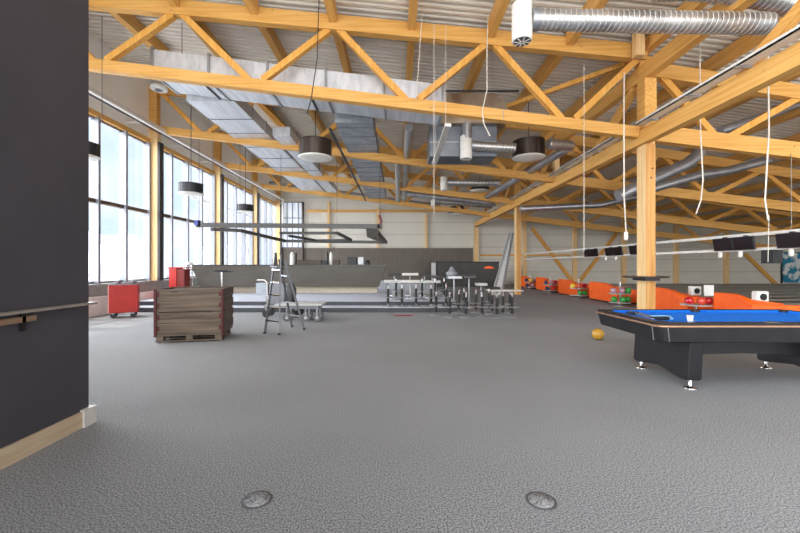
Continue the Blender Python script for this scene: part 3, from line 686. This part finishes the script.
labs = ['orange moulded lane seat nearest the camera behind the billiard table', 'orange lane seat directly right of the thick post', 'orange lane seat directly left of the thick post', 'orange lane seat between third and fourth ball racks', 'orange lane seat just past the fourth ball rack', 'farthest orange lane seat behind the slim post']
for (a, b), l_ in zip(spans, labs): sofa(a, b, l_)

# lanes: raised from x=10.2 to the right
for k in range(13):
    y = 6.6 + k*1.72
    t = wthing('bowling_lane', f"dark bowling lane running to the right with side gutters, {ORD[k]} from the camera", 'bowling lane', (18, y, 0), 'bowling lanes')
    MB().bb((10.2, y+.34, 0), (XR-.1, y+1.38, .1)).build('lane_surface', M['lane'], t)
    MB().bb((10.2, y+.08, 0), (XR-.1, y+.33, .04)).bb((10.2, y+1.39, 0), (XR-.1, y+1.64, .04)).build('gutter', M['gutter'], t)
    MB().bb((10.2, y, 0), (XR-.1, y+.07, .14)).build('divider', mat('divider strip', (120, 114, 104), .4) if k == 0 else bpy.data.materials['divider strip'], t)
# rails with lane screens
for z, l_, th in ((2.27, 'upper white steel rail carrying the lane screens', .085), (1.88, 'lower white steel rail under the lane screens', .075)):
    t = wthing('screen_rail', l_, 'rail', (9.5, 17, z), 'rails above the bowling seats')
    MB().bb((9.46, 6.6, z), (9.46+th, 28.6, z+th)).build('rail', M['nozzle'], t)
    for y in (9.3, 14.3, 19.3, 24.3):
        MB().tube([(9.5, y-.12, z+th), (9.5, y-.12, zbot(9.5)-.1)], .008, 6).build('suspension_cable', M['cable'], t)
def screen(y, lab):
    t = wthing('lane_screen', lab, 'screen', (9.4, y, 1.9), 'lane screens')
    R = Matrix.Rotation(math.radians(-8), 3, 'Y') @ Matrix.Rotation(math.radians(0), 3, 'Z')
    MB().box((9.36, y, 2.09), (.05, .61, .36), M4=R).build('casing', M['black'], t)
    MB().box((9.33, y, 2.09), (.008, .57, .32), M4=R).build('display', M['screen'], t)
    MB().bb((9.38, y-.04, 2.1), (9.50, y+.04, 2.3)).build('bracket', M['black'], t)
prs = [8.75, 10.62, 14.7, 16.5, 18.45]
wh = ['at the right picture edge', 'right of the thick post', 'beside the thick post', 'second left of the thick post', 'farthest back']
for y, w_ in zip(prs, wh):
    for s, q in ((-.33, 'near'), (.33, 'far')):
        screen(y+s, f"dark lane screen, {q} one of the pair {w_}")
for y, l_ in ((11.1, 'right of the thick post, farther'), (10.45, 'right of the thick post, nearer'), (9.1, 'nearest the right picture edge'), (17.2, 'left of the thick post, farther'), (16.4, 'left of the thick post, nearer')):
    single('spotlight', MB().cyl((9.42, y, 1.72), (9.42, y, 1.88), .05, 12), M['nozzle'], f"small white spotlight under the lower screen rail, {l_}", 'spotlight', 'white spotlights under the screen rail')
sp = W(772, 255, 9.6)
single('speaker', MB().bb((9.38, 9.5, 1.54), (9.62, 9.82, 1.885)), M['black'], 'black box speaker hanging under the screen rail near the mural', 'speaker')
# white ball-return hoods
for n_, (y, x, l_) in enumerate(((12.6, 9.8, 'white lane console with a round black opening, farther one'), (10.25, 9.72, 'white lane console with a round black opening, nearer one'))):
    t = wthing('ball_return', l_, 'ball return', (x, y, 0), 'white lane consoles behind the orange seats')
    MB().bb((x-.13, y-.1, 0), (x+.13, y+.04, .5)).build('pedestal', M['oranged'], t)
    MB().bb((x-.16, y-.14, .5), (x+.16, y+.04, .80)).build('hood', M['white'], t, bevel=.03)
    MB().cyl((x, y-.155, .65), (x, y-.138, .65), .09, 20).build('opening', M['black'], t)
t = wthing('information_board', 'plain white upright panel standing beside the farther lane console', 'board', (9.9, 12.1, 0))
MB().bb((9.76, 12.1, .52), (10.06, 12.13, .86)).build('panel', M['white'], t)
MB().cyl((9.91, 12.15, 0), (9.91, 12.15, .6), .02, 8).build('stand', M['alu'], t)
# mural banner
t = wthing('mural_panel', 'teal, white and black swirled mural panel on the rear wall at far right', 'mural', (30.3, ZB-.05, .12))
MB().bb((29.5, ZB-.05, .15), (31.5, ZB-.02, 2.45)).build('print', M['teal'], t)
MB().bb((29.38, ZB-.07, .1), (29.5, ZB-.02, 2.5)).bb((29.5, ZB-.07, 2.45), (31.5, ZB-.02, 2.5)).build('frame', M['black'], t)

# ------------------------------------------------------------------ bar
YB = 16.2
t = wthing('bar_counter', 'long dark bar counter with tapering front on the raised platform', 'bar counter', (-4.5, YB, .3))
xa, xb = (191-CX)/F*15.9, (386-CX)/F*15.9
def barsec(z, x0, x1, y0, y1): return [(x0, y0, z), (x1, y0, z), (x1, y1, z), (x0, y1, z)]
bs = MB(); vs = barsec(.58, xa+.25, xb-.32, 16.15, 17.0)+barsec(1.47, xa, xb-.02, 15.9, 17.1)
bs.add(vs, [(3, 2, 1, 0), (4, 5, 6, 7), (0, 1, 5, 4), (1, 2, 6, 5), (2, 3, 7, 6), (3, 0, 4, 7)]).build('front_body', M['counter'], t)
MB().bb((xa-.12, 15.85, 1.47), (xb+.05, 17.2, 1.515)).build('worktop', M['countertop'], t)
MB().bb((xa+.6, 16.45, .3), (xb-.4, 16.9, .58)).build('plinth', M['plinth'], t)
for a in ((-6.5), (-4.6), (-2.6)): MB().bb((a, 16.44, .3), (a+.02, 16.46, .58)).build('plinth_joint', M['sill'], t)
def onbar(name, px0, px1, py, Y, m, lab, cat, rnd=False, d=.3):
    a, b = W(px0, 264, Y), W(px1, py, Y); zb = 1.515
    if rnd:
        c = ((a.x+b.x)/2, Y, zb); r = abs(b.x-a.x)/2; h = b.z-zb
        mb = MB().lathe(c, [(r, 0), (r, h*.75), (r*.6, h*.95), (r*.3, h)], 16)
    else: mb = MB().bb((a.x, Y-d/2, zb), (b.x, Y+d/2, b.z))
    return single(name, mb, M[m], lab, cat, bevel=0 if rnd else .015)
onbar('coffee_urn', 290, 294.5, 252, 16.6, 'white', 'white rounded urn on the bar behind the stepladder', 'urn', True)
onbar('beer_tap', 294.8, 297, 252, 16.6, 'black', 'tall black tap on the bar next to the white urn', 'tap', True)
onbar('storage_box', 298, 322, 260, 16.7, 'drum', 'low dark brown box on the bar right of the urn', 'box')
onbar('beer_tap', 326, 328.5, 251.5, 16.6, 'black', 'black tap near the middle of the bar', 'tap', True)
onbar('bottle', 329.5, 332.5, 252, 16.6, 'white', 'white bottle-shaped dispenser near the middle of the bar', 'dispenser', True)
onbar('till', 323, 328, 260.5, 16.4, 'black', 'small black till in front of the middle tap', 'till')
onbar('storage_box', 333, 340, 260, 16.7, 'drum', 'small dark box right of the white dispenser on the bar', 'box')
onbar('cash_register', 348, 357, 257.5, 16.6, 'black', 'black machine on the bar, left of the right-hand appliances', 'machine')
onbar('coffee_machine', 358.5, 364, 257, 16.6, 'alu', 'silver coffee machine near the right end of the bar', 'machine')
onbar('bowl', 365.5, 370, 260, 16.6, 'black', 'small dark bowl at the right of the coffee machine', 'bowl', True)

# suspended canopy frames above the bar
def tubeframe(lab, pts, s=.16, closed=False):
    mb = MB()
    for a, b in zip(pts[:-1], pts[1:]): mb.beam(a, b, s, s)
    for p in pts: mb.box(p, (s, s, s))
    t = wthing('suspended_canopy', lab, 'canopy', tuple(pts[0]), 'black frames hung over the bar')
    mb.build('frame', M['canopy'], t)
    for p in pts[:2]:
        MB().tube([Vector(p)+Vector((0, 0, .08)), (p[0], p[1], zbot(p[0])+.3)], .008, 6).build('suspension_cable', M['cabled'], t)
    return t
Y1 = 14.6
t = tubeframe('long black straight bar hung in front above the counter', [W(199, 225, Y1), W(380, 226.5, Y1)], .17)
MB().add([W(366, 228, 14.7), W(378, 228, 14.7), W(377, 236, 15.4), W(384, 242, 17.3), W(374, 240, 17.0), W(367, 237, 15.6)], [(0, 1, 2, 3, 4, 5)]).build('mesh_infill', mat('grey canopy mesh', (120, 116, 108), .6), t)
single('canopy_end_cap', MB().box(W(197.5, 223, Y1), (.14, .2, .2)), mat('blue cap', (60, 70, 150), .5), 'small blue cap at the left tip of the long canopy bar', 'cap')
tubeframe('bent dark frame hung behind the long canopy bar', [W(213, 229.5, 15.4), W(240, 230.5, 15.8), W(285, 241, 17.6), W(386, 242.3, 17.6), W(377, 232, 15.6)], .13)
tubeframe('small inner dark frame above the middle of the bar', [W(281, 233, 16.2), W(337, 233, 16.2), W(351, 240, 17.4), W(316, 240.5, 17.4), W(290, 236, 16.6)], .11)
single('hook', MB().tube([W(379, 215, Y1), W(381, 221, Y1), W(380, 226, Y1)], .05, 8), mat('red black hook', (110, 40, 36), .5), 'dark red hook at the right end of the long canopy bar', 'hook')

# dark desk at the back with an orange sign
t = wthing('reception_desk', 'dark grey desk block before the rear wall with an orange sign', 'desk', (4.7, 26.6, 0))
MB().bb((2.75, 26.3, 0), (7.0, 27.3, 1.68)).build('body', M['darkdesk'], t, bevel=.02)
MB().bb((2.7, 26.25, 1.68), (7.05, 27.35, 1.74)).build('worktop', M['black'], t)
c = W(489, 267.5, 26.27)
MB().prism([(c.x-.3, c.z-.07), (c.x+.3, c.z-.07), (c.x+.34, c.z+.0), (c.x+.2, c.z+.05), (c.x+.08, c.z+.09), (c.x-.1, c.z+.09), (c.x-.2, c.z+.05), (c.x-.34, c.z)], 'Y', 26.26, 26.3).build('sign', mat('orange sign', (235, 90, 30), .5, emit=.4), t)
single('pedestal', MB().bb((2.35, 26.3, 0), (2.62, 26.7, 1.65)), M['stoolseat'], 'slim pale upright panel at the left end of the dark desk', 'panel')
# ramp leaning on the slim post
t = wthing('folded_ramp', 'pale grey aluminium ladder section leaning against the slim far post', 'ladder', (5.2, 18.7, 0))
a, b = W(497, 295.5, 18.7), W(511.5, 233, 19.0); a.z = .02
for s, nm in ((-.22, 'stile'), (.22, 'stile')):
    MB().beam(a+Vector((s, 0, 0)), b+Vector((s*.35, 0, 0)), .06, .1).build(nm, M['alu'], t)
MB().add([a+Vector((-.2, .02, 0)), a+Vector((.2, .02, 0)), b+Vector((.07, .02, 0)), b+Vector((-.07, .02, 0))], [(0, 1, 2, 3)]).build('panel', M['stoolseat'], t)

# ------------------------------------------------------------------ red carts
def cart(x0, x1, y0, zb, z1, dep, lab, fill=True):
    t = wthing('red_cart', lab, 'cart', (x0, y0, zb))
    MB().bb((x0, y0, zb+.14), (x1, y0+dep, z1)).build('body', M['red'], t, bevel=.012)
    MB().bb((x0+.01, y0-.006, zb+.16), (x1-.01, y0, z1-.02)).build('door', M['red'], t)
    MB().bb((x0-.01, y0-.01, zb+.12), (x0+.012, y0+dep, z1)).build('edge_profile', mat('pale pink edge', (235, 170, 160), .4), t)
    for x in (x0+.1, x1-.12):
        for y in (y0+.06, y0+dep-.06):
            o = MB().cyl((x, y-.02, zb+.065), (x, y+.02, zb+.065), .065, 16).build('caster', M['black'], t)
            MB().bb((x-.03, y-.03, zb+.1), (x+.03, y+.03, zb+.14)).build('caster_fork', M['alu'], t)
    # lipped top
    MB().bb((x0, y0, z1), (x1, y0+.02, z1+.03)).bb((x0, y0+dep-.02, z1), (x1, y0+dep, z1+.03)).build('top_rim', M['greyp'], t)
    return t
ct = cart(-8.12, -7.43, 10.65, 0, .93, .42, 'red box cart on black casters near the window, left of crate')
ct.rotation_euler.z = math.radians(28)
for x, w_, l_ in ((-8.05, .1, 'grey knob-shaped item on the left of the red cart top'), (-7.75, .18, 'dark lump on the right of the red cart top')):
    single('tool', MB().box((x, 10.95 if x < -8 else 11.08, .96+.045), (w_, .2, .09), .2), M['greyp'], l_, 'tool', bevel=.03)
t = wthing('red_cabinet', 'small red open cabinet standing on the platform beside the window', 'cabinet', (-7.8, 13.8, .3))
c0 = W(169, 288, 13.8); c1 = W(184, 268, 13.8)
MB().bb((c0.x, 13.8, .3), (c1.x-.28, 14.25, c1.z)).build('body', M['red'], t)
MB().bb((c1.x-.28, 13.82, .34), (c1.x, 14.2, c1.z-.04)).build('open_side', mat('dark red inside', (120, 26, 20), .6), t)
MB().bb((c0.x-.02, 13.78, c1.z), (c1.x+.02, 14.27, c1.z+.03)).build('top', M['red'], t)
MB().bb((c0.x-.1, 13.3, .3), (c1.x-.1, 13.75, .62)).build('step', M['red'], t)
# steel stand near bar end
t = wthing('steel_stand', 'bright steel stand beside the left end of the bar', 'stand', tuple(W(189, 290, 14.6)))
sx = W(189, 290, 14.6).x
for dx in (-.16, .16): MB().cyl((sx+dx, 14.6, .3), (sx+dx*.6, 14.6, 1.5), .03, 10).build('leg', M['chrome'], t)
for z in (.6, .95, 1.3): MB().bb((sx-.2, 14.5, z), (sx+.2, 14.7, z+.04)).build('shelf', M['chrome'], t)
MB().lathe((sx, 14.6, 1.5), [(.12, 0), (.14, .05), (.05, .12)], 16).build('head', M['white'], t)
# high table behind crate
def poseur(x, y, zb, h, r, lab, m='alu', group=None):
    t = wthing('high_table', lab, 'table', (x, y, zb), group)
    MB().lathe((x, y, zb), [(.22, 0), (.22, .012), (.04, .03)], 28).build('base', M['chrome'], t)
    MB().cyl((x, y, zb+.02), (x, y, zb+h-.03), .03, 12).build('column', M['chrome'], t)
    MB().lathe((x, y, zb+h-.04), [(r*.8, 0), (r, .02), (r, .04)], 32).build('tabletop', M[m], t)
W1 = W(222, 271, 12.9); poseur(W1.x, 12.9, .3, W1.z-.3, .36, 'slender high round table with dark top seen above the crate', 'trimdark')
for dx, l_ in ((-.12, 'left'), (.1, 'right')):
    single('tray', MB().box((W1.x+dx, 12.9, W1.z+.015), (.18, .2, .03), .3), M['black'], f"flat dark tray on the slender high table, {l_} one", 'tray')

# ------------------------------------------------------------------ pallet-collar crate
t = thing('wooden_crate', 'weathered wooden crate of two board collars on a pallet with rusty hinges', 'crate', (-4.64, 7.26, 0), rz=math.radians(12))
Lc, Dc = 1.2, .92
def board_ring(z0, z1, nm):
    fr = MB().bb((.03, 0, z0), (Lc-.03, .025, z1)); fr.build(nm, M['crate'], t)
    MB().bb((.03, Dc-.025, z0), (Lc-.03, Dc, z1)).build(nm, M['crate'], t)
    MB().bb((0, .0, z0), (.025, Dc, z1)).build(nm, M['cratee'], t)
    MB().bb((Lc-.025, 0, z0), (Lc, Dc, z1)).build(nm, M['cratee'], t)
for z0, z1 in ((.17, .375), (.38, .585), (.60, .80), (.805, 1.03)): board_ring(z0, z1, 'collar_board')
for x in (0, Lc):
    for y in (0, Dc):
        for z in (.2, .42, .64, .86):
            MB().bb((x-.012, y-.012, z), (x+.012+.0, y+.012, z+.15)).bb((x-(.07 if x else -.0)-.0, y-.008, z+.03), (x+(.07 if not x else 0), y+.008, z+.12)).build('hinge', M['rust'], t)
for x in (.0, Lc): MB().bb((x-.02, -.02, .12), (x+.025 if not x else x+.02, .0, 1.03)).build('corner_post', M['rust'], t)
MB().bb((Lc-.0, -.02, .12), (Lc+.02, .05, 1.03)).build('corner_post', M['rust'], t)
for x, z in ((.28, .97), (.3, .575), (.88, .575)): MB().bb((x, -.004, z), (x+.13, .0, z+.02)).build('grip_slot', M['black'], t)
MB().bb((0, 0, .13), (Lc, Dc, .165)).build('pallet_deck', M['crate'], t)
for x in (.02, .54, 1.06):
    for y in (.0, .34, .68): MB().bb((x, y, .045), (x+.12, y+.12, .13)).build('pallet_block', M['crate'], t)
for y in (.0, .34, .68): MB().bb((0, y, .022), (Lc, y+.1, .045)).build('pallet_runner', M['crate'], t)
for x in (.04, 1.16):
    for y in (.05, .75): MB().cyl((x, y, 0), (x, y, .025), .03, 12).build('foot', M['greyp'], t)
MB().bb((.03, .03, .98), (Lc-.03, Dc-.03, 1.0)).build('lid', mat('crate lid', (84, 74, 66), .8), t)

# ------------------------------------------------------------------ stepladder
t = wthing('stepladder', 'open aluminium stepladder standing on the carpet right of the crate', 'stepladder', (-2.55, 8.6, 0))
FL, FR = Vector((-2.92, 8.33, 0)), Vector((-2.55, 8.15, 0)); RL, RR = Vector((-2.56, 9.19, 0)), Vector((-2.17, 8.8, 0))
apx = W(279, 258, 8.6); AL, AR = apx+Vector((-.13, .06, 0)), apx+Vector((.1, -.06, 0))
FLt, FRt = W(275.5, 254, 8.65), W(281, 254.5, 8.5)
for a, b in ((FL, FLt), (FR, FRt)): MB().beam(a, b, .022, .05).build('front_stile', M['stile'], t)
for a, b in ((RL, FLt+Vector((.05, .1, -.12))), (RR, FRt+Vector((.05, .1, -.12)))): MB().beam(a, b, .03, .045).build('rear_stile', M['stile'], t)
for k in range(1, 6):
    u = k*.16; a, b = FL.lerp(FLt, u), FR.lerp(FRt, u)
    MB().beam(a, b, .08, .025).build('tread', M['chrome'], t)
for k in (1, 2, 4):
    u = k*.18; a, b = RL.lerp(FLt, u), RR.lerp(FRt, u); MB().beam(a, b, .03, .03).build('rear_rung', M['alu'], t)
MB().beam(FL.lerp(FLt, .84), FR.lerp(FRt, .84), .2, .03).build('platform', M['greyp'], t)
for a in (FLt, FRt):
    MB().beam(a-Vector((-.03, 0, .36)), a+Vector((0, 0, .03)), .045, .05).build('hand_grip', M['black'], t)
for a in (FL, FR, RL, RR): MB().box(a+Vector((0, 0, .02)), (.05, .06, .04)).build('foot', M['black'], t)

# platform trolley behind the ladder
t = wthing('platform_trolley', 'low flat trolley with pale deck and swivel wheels behind the stepladder', 'trolley', (-2.3, 10.4, 0))
MB().bb((-3.25, 10.0, .42), (-2.0, 10.62, .47)).build('deck', M['stoolseat'], t, bevel=.015)
MB().bb((-2.9, 10.05, .34), (-2.1, 10.55, .42)).build('frame', M['greyp'], t)
for x in (-2.95, -2.45, -2.15):
    for y in (10.1, 10.5):
        MB().cyl((x, y-.025, .105), (x, y+.025, .105), .105, 20).build('wheel', M['stile'], t)
        MB().cyl((x, y-.035, .105), (x, y+.035, .105), .04, 12).build('hub', M['cap'], t)
        MB().bb((x-.02, y-.04, .1), (x+.02, y-.03, .36)).build('fork', M['alu'], t)
t = wthing('hand_trolley', 'silver push trolley with bent handle left behind the stepladder', 'trolley', (-3.7, 10.9, 0))
hx = W(267, 280, 10.9)
MB().tube([W(257, 280, 10.9), W(264.5, 280, 10.9), W(267, 282.5, 10.9), W(267, 309, 10.9)], .028, 10).build('handle', M['chrome'], t)
MB().bb((hx.x-.05, 10.8, .3), (hx.x+.95, 11.3, .36)).build('deck', M['alu'], t)
MB().bb((hx.x+.05, 10.9, .36), (hx.x+.5, 11.3, .95)).build('grey_bin', M['greyp'], t, bevel=.03)
MB().lathe((hx.x+.62, 11.05, .36), [(.16, 0), (.18, .45), (.1, .6)], 20).build('bucket', M['trimdark'], t)
MB().bb((hx.x-.3, 10.85, .62), (hx.x, 11.2, .98)).build('crate', mat('pale blue grey box', (170, 178, 190), .5), t)
for x in (hx.x, hx.x+.85):
    for y in (10.85, 11.25):
        MB().cyl((x, y-.02, .11), (x, y+.02, .11), .11, 20).build('wheel', M['trimdark'], t)
        MB().bb((x-.03, y-.03, .2), (x+.03, y+.03, .3)).build('fork', M['alu'], t)
# red rod lying on the floor
single('rod', MB().cyl((W(394, 316, 1).x*11.2, 11.2, .015), (W(413, 316, 1).x*11.2, 11.15, .015), .018, 8), M['redstick'], 'dark red rod lying on the carpet before the stools', 'rod')

# ------------------------------------------------------------------ stools
def make_stool(name='bar_stool'):
    t = thing(name, 'x', 'bar stool', (0, 0, 0), 'bar stools parked in front of the platform')
    MB().lathe((0, 0, 0), [(.19, 0), (.19, .012), (.1, .025), (.035, .045)], 28).build('base', M['greyp'], t)
    MB().cyl((0, 0, .1), (0, 0, .58), .042, 12).build('column', M['black'], t)
    MB().cyl((0, 0, .03), (0, 0, .735), .027, 12).build('gas_lift', M['chrome'], t)
    fr = MB(); pts = [(.2*math.cos(a)+0, .2*math.sin(a), .3) for a in (2*math.pi*k/20 for k in range(21))]
    fr.tube(pts, .011, 8); fr.beam((0, -.2, .3), (0, .2, .3), .02, .015); fr.build('footring', M['alu'], t)
    MB().cyl((0, 0, .72), (0, 0, .745), .05, 12).build('top_plate', M['trimdark'], t)
    return t
st0 = make_stool()
front = [(436, 11.3, 0), (449.5, 10.9, 0), (466, 10.9, 0), (482, 10.95, 0), (497, 10.8, 0), (503, 11.25, 0), (512, 10.9, 0), (492, 11.6, 0), (510, 11.8, 0)]
step = [(388, 12.3, .155), (402, 12.3, .155), (416, 12.3, .155), (431, 12.3, .155), (446, 12.35, .155)]
plat = [(396, 13.2, .3), (422, 13.2, .3), (435, 13.4, .3), (444, 13.9, .3)]
mid = [(459, 11.9, 0), (476, 12.0, 0), (464, 12.7, 0), (489, 12.5, 0)]
lab = {id(front): 'seatless bar stool on the carpet in the front row, {} from the left', id(step): 'seatless bar stool on the lower platform step, {} from the left', id(plat): 'seatless bar stool on the platform top, {} from the left', id(mid): 'seatless bar stool behind the front row, {} from the left'}
first = True
for lst in (front, step, plat, mid):
    order = sorted(lst)
    for px, y, z in lst:
        loc = ((px-CX)/F*y, y, z); rz = random.uniform(-.6, .6)
        s = st0 if first else dup(st0)
        first = False
        s.location = loc; s.rotation_euler.z = rz
        s['label'] = lab[id(lst)].format(ORD[order.index((px, y, z))])
# low tables stacked among the stools
def slabtable(x0, x1, y, zb, h, lab, m):
    t = wthing('bistro_table', lab, 'table', ((x0+x1)/2, y, zb), 'square tables standing among the stools'); xm = (x0+x1)/2
    MB().lathe((xm, y, zb), [(.25, 0), (.25, .012), (.05, .03)], 24).build('base', M['chrome'], t)
    MB().cyl((xm, y, zb+.02), (xm, y, zb+h-.09), .03, 12).build('column', M['alu'], t)
    MB().bb((x0, y-.22, zb+h-.09), (x1, y+.22, zb+h)).build('tabletop', M[m], t, bevel=.008)
for n_, (pa, pb, Y, py, zb, m, l_) in enumerate(((384, 402, 13.9, 280, .3, 'stoolseat', 'low table with pale top on the platform, leftmost'),
        (402, 420, 13.9, 280, .3, 'cap', 'low table with white top on the platform, beside the leftmost'),
        (421, 440, 13.9, 280.3, .3, 'stoolseat', 'low table with pale top on the platform, third from left'),
        (388, 401, 15.1, 273.5, .3, 'black', 'taller black-topped table on the platform, leftmost'),
        (402, 418, 15.1, 273, .3, 'cap', 'taller white-topped table before the dark wall, on the platform'),
        (419, 430, 15.1, 273.5, .3, 'black', 'taller black-topped table on the platform, right of the white one'),
        (431, 441, 14.6, 275.5, .3, 'trimdark', 'small dark-topped table at the platform corner'),
        (447, 461, 13.2, 276, 0, 'alu', 'table with silvery top behind the middle stools'),
        (463, 475, 13.4, 275.5, 0, 'trimdark', 'dark-topped table right of the silvery table'),
        (476, 486, 13.6, 283, 0, 'stoolseat', 'table with pale top behind the right stools'),
        (487, 499, 14.4, 287, 0, 'black', 'low black-topped table before the dark desk'))):
    a, b = W(pa, py, Y), W(pb, py, Y); slabtable(a.x, b.x, Y, zb, a.z-zb, l_, m)
c = W(452, 271, 13.2)
single('flower_pot', MB().lathe((c.x, c.y, W(447, 276, 13.2).z), [(.16, 0), (.22, .1), (.1, .2), (.06, .32)], 12), M['greyp'], 'grey lumpy item standing on the silvery table', 'pot')
single('board', MB().box((W(504, 289, 11.2).x, 11.15, .757), (.95, .5, .022), .05), M['cap'], 'thin pale board resting across the right-hand stools', 'board')

# ------------------------------------------------------------------ outside
struct('ground_outside', MB().bb((-90, -20, -1.2), (-9.6, 90, -1.0)), M['snow'])
for n_, (x, y, r, h) in enumerate(((-34, 30, 4.5, 4.2), (-32, 42, 5, 4.8), (-36, 53, 5.5, 4.6), (-30, 66, 5, 4.5), (-40, 22, 4.5, 3.8))):
    mb = MB()
    rnd = random.Random(n_)
    for k in range(16):
        a = rnd.uniform(0, 6.28); q = rnd.uniform(0, r*.6); mb.ball((x+q*math.cos(a), y+q*math.sin(a), h*rnd.uniform(.2, .75)), r*rnd.uniform(.25, .45), 10)
    t = wthing('hazy_tree', f"pale hazy tree outside the windows, {ORD[n_]} of a loose row", 'tree', (x, y, -1), 'pale trees outside the windows')
    mb.build('crown', M['foliage'], t); MB().cyl((x, y, -1.1), (x, y, h*.5), .3, 8).build('trunk', M['foliage'], t)
t = wthing('crane_boom', 'pale lattice boom seen high through the nearest window', 'crane', (-40, 45, -1))
p0, p1 = Vector((-30, 24, 17)), Vector((-30, 60, 15.5))
bm_ = MB(); up = Vector((0, 0, 1.2))
bm_.tube([p0, p1], .08, 6).tube([p0+up, p1+up], .08, 6)
for k in range(20): bm_.tube([p0.lerp(p1, k/20)+(up if k % 2 else Vector()), p0.lerp(p1, (k+1)/20)+(Vector() if k % 2 else up)], .05, 5)
bm_.build('lattice', M['steelout'], t); MB().cyl((-30, 60, -1), (-30, 60, 16), .5, 8).build('mast', M['steelout'], t)
t = wthing('exterior_frame', 'pale crossed steel bracing outside the far window bays', 'frame', (-11, 25, -1))
ef = MB()
for y0 in (20.3, 25.3):
    ef.beam((-10.6, y0, -1), (-10.6, y0+3, 6), .1, .1).beam((-10.6, y0+3, -1), (-10.6, y0, 6), .1, .1)
ef.beam((-10.6, 19.5, 5.0), (-10.6, 29, 5.0), .08, .12)
ef.build('bracing', M['steelout'], t)

# ------------------------------------------------------------------ light
w = bpy.data.worlds.new('sky'); SC.world = w; w.use_nodes = True
n, l = w.node_tree.nodes, w.node_tree.links
bg = n['Background']; tc = n.new('ShaderNodeTexCoord'); mp = n.new('ShaderNodeMapping'); mp.inputs['Scale'].default_value = (1, 1, 2.6)
no = n.new('ShaderNodeTexNoise'); no.inputs['Scale'].default_value = 2.2; no.inputs['Detail'].default_value = 5
r = n.new('ShaderNodeValToRGB'); r.color_ramp.elements[0].position = .42; r.color_ramp.elements[1].position = .6
r.color_ramp.elements[0].color = (.66, .80, .98, 1); r.color_ramp.elements[1].color = (.93, .95, .97, 1)
l.new(tc.outputs['Generated'], mp.inputs[0]); l.new(mp.outputs[0], no.inputs['Vector']); l.new(no.outputs['Fac'], r.inputs['Fac']); l.new(r.outputs['Color'], bg.inputs['Color'])
bg.inputs['Strength'].default_value = 1.1

def area(loc, rot, sx, sy, power, col=(1, 1, 1)):
    L = bpy.data.lights.new('area_light', 'AREA'); L.shape = 'RECTANGLE'; L.size = sx; L.size_y = sy; L.energy = power; L.color = col
    o = bpy.data.objects.new('area_light', L); COL.objects.link(o); o.location = loc; o.rotation_euler = rot; return o
R = math.radians
def sun(rot, e, ang, col):
    L = bpy.data.lights.new('sun', 'SUN'); L.energy = e; L.angle = R(ang); L.color = col
    o = bpy.data.objects.new('sun', L); COL.objects.link(o); o.rotation_euler = rot; o.location = (-20, 0, 20)
sun((0, R(-78), 0), 17.0, 105, (.95, .97, 1))           # broad daylight from the window side
sun((R(94), 0, R(-8)), 4.6, 80, (1, .97, .94))          # added fill from behind the camera, tilted upward to brighten the roof deck
s = bpy.data.lights.new('sun', 'SUN'); s.energy = 2.0; s.angle = R(1.5); s.color = (1, .96, .9)
so = bpy.data.objects.new('sun', s); COL.objects.link(so); so.rotation_euler = (R(27), 0, R(-100)); so.location = (-20, 0, 20)

# ------------------------------------------------------------------ camera
c = bpy.data.cameras.new('camera'); co = bpy.data.objects.new('camera', c); COL.objects.link(co)
c.sensor_width = 36; c.lens = F/800*36; c.shift_x = (400-CX)/800; c.shift_y = -(266.5-CY)/800; c.clip_end = 300; c.clip_start = .05
co.location = (0, 0, H); co.rotation_euler = (R(90), 0, 0)
SC.camera = co
SC.view_settings.view_transform = 'Standard'; SC.view_settings.look = 'None'; SC.view_settings.exposure = .3
SC.cycles.max_bounces = 8; SC.cycles.transparent_max_bounces = 12
for o in bpy.data.objects:
    if 'org' in o: del o['org']
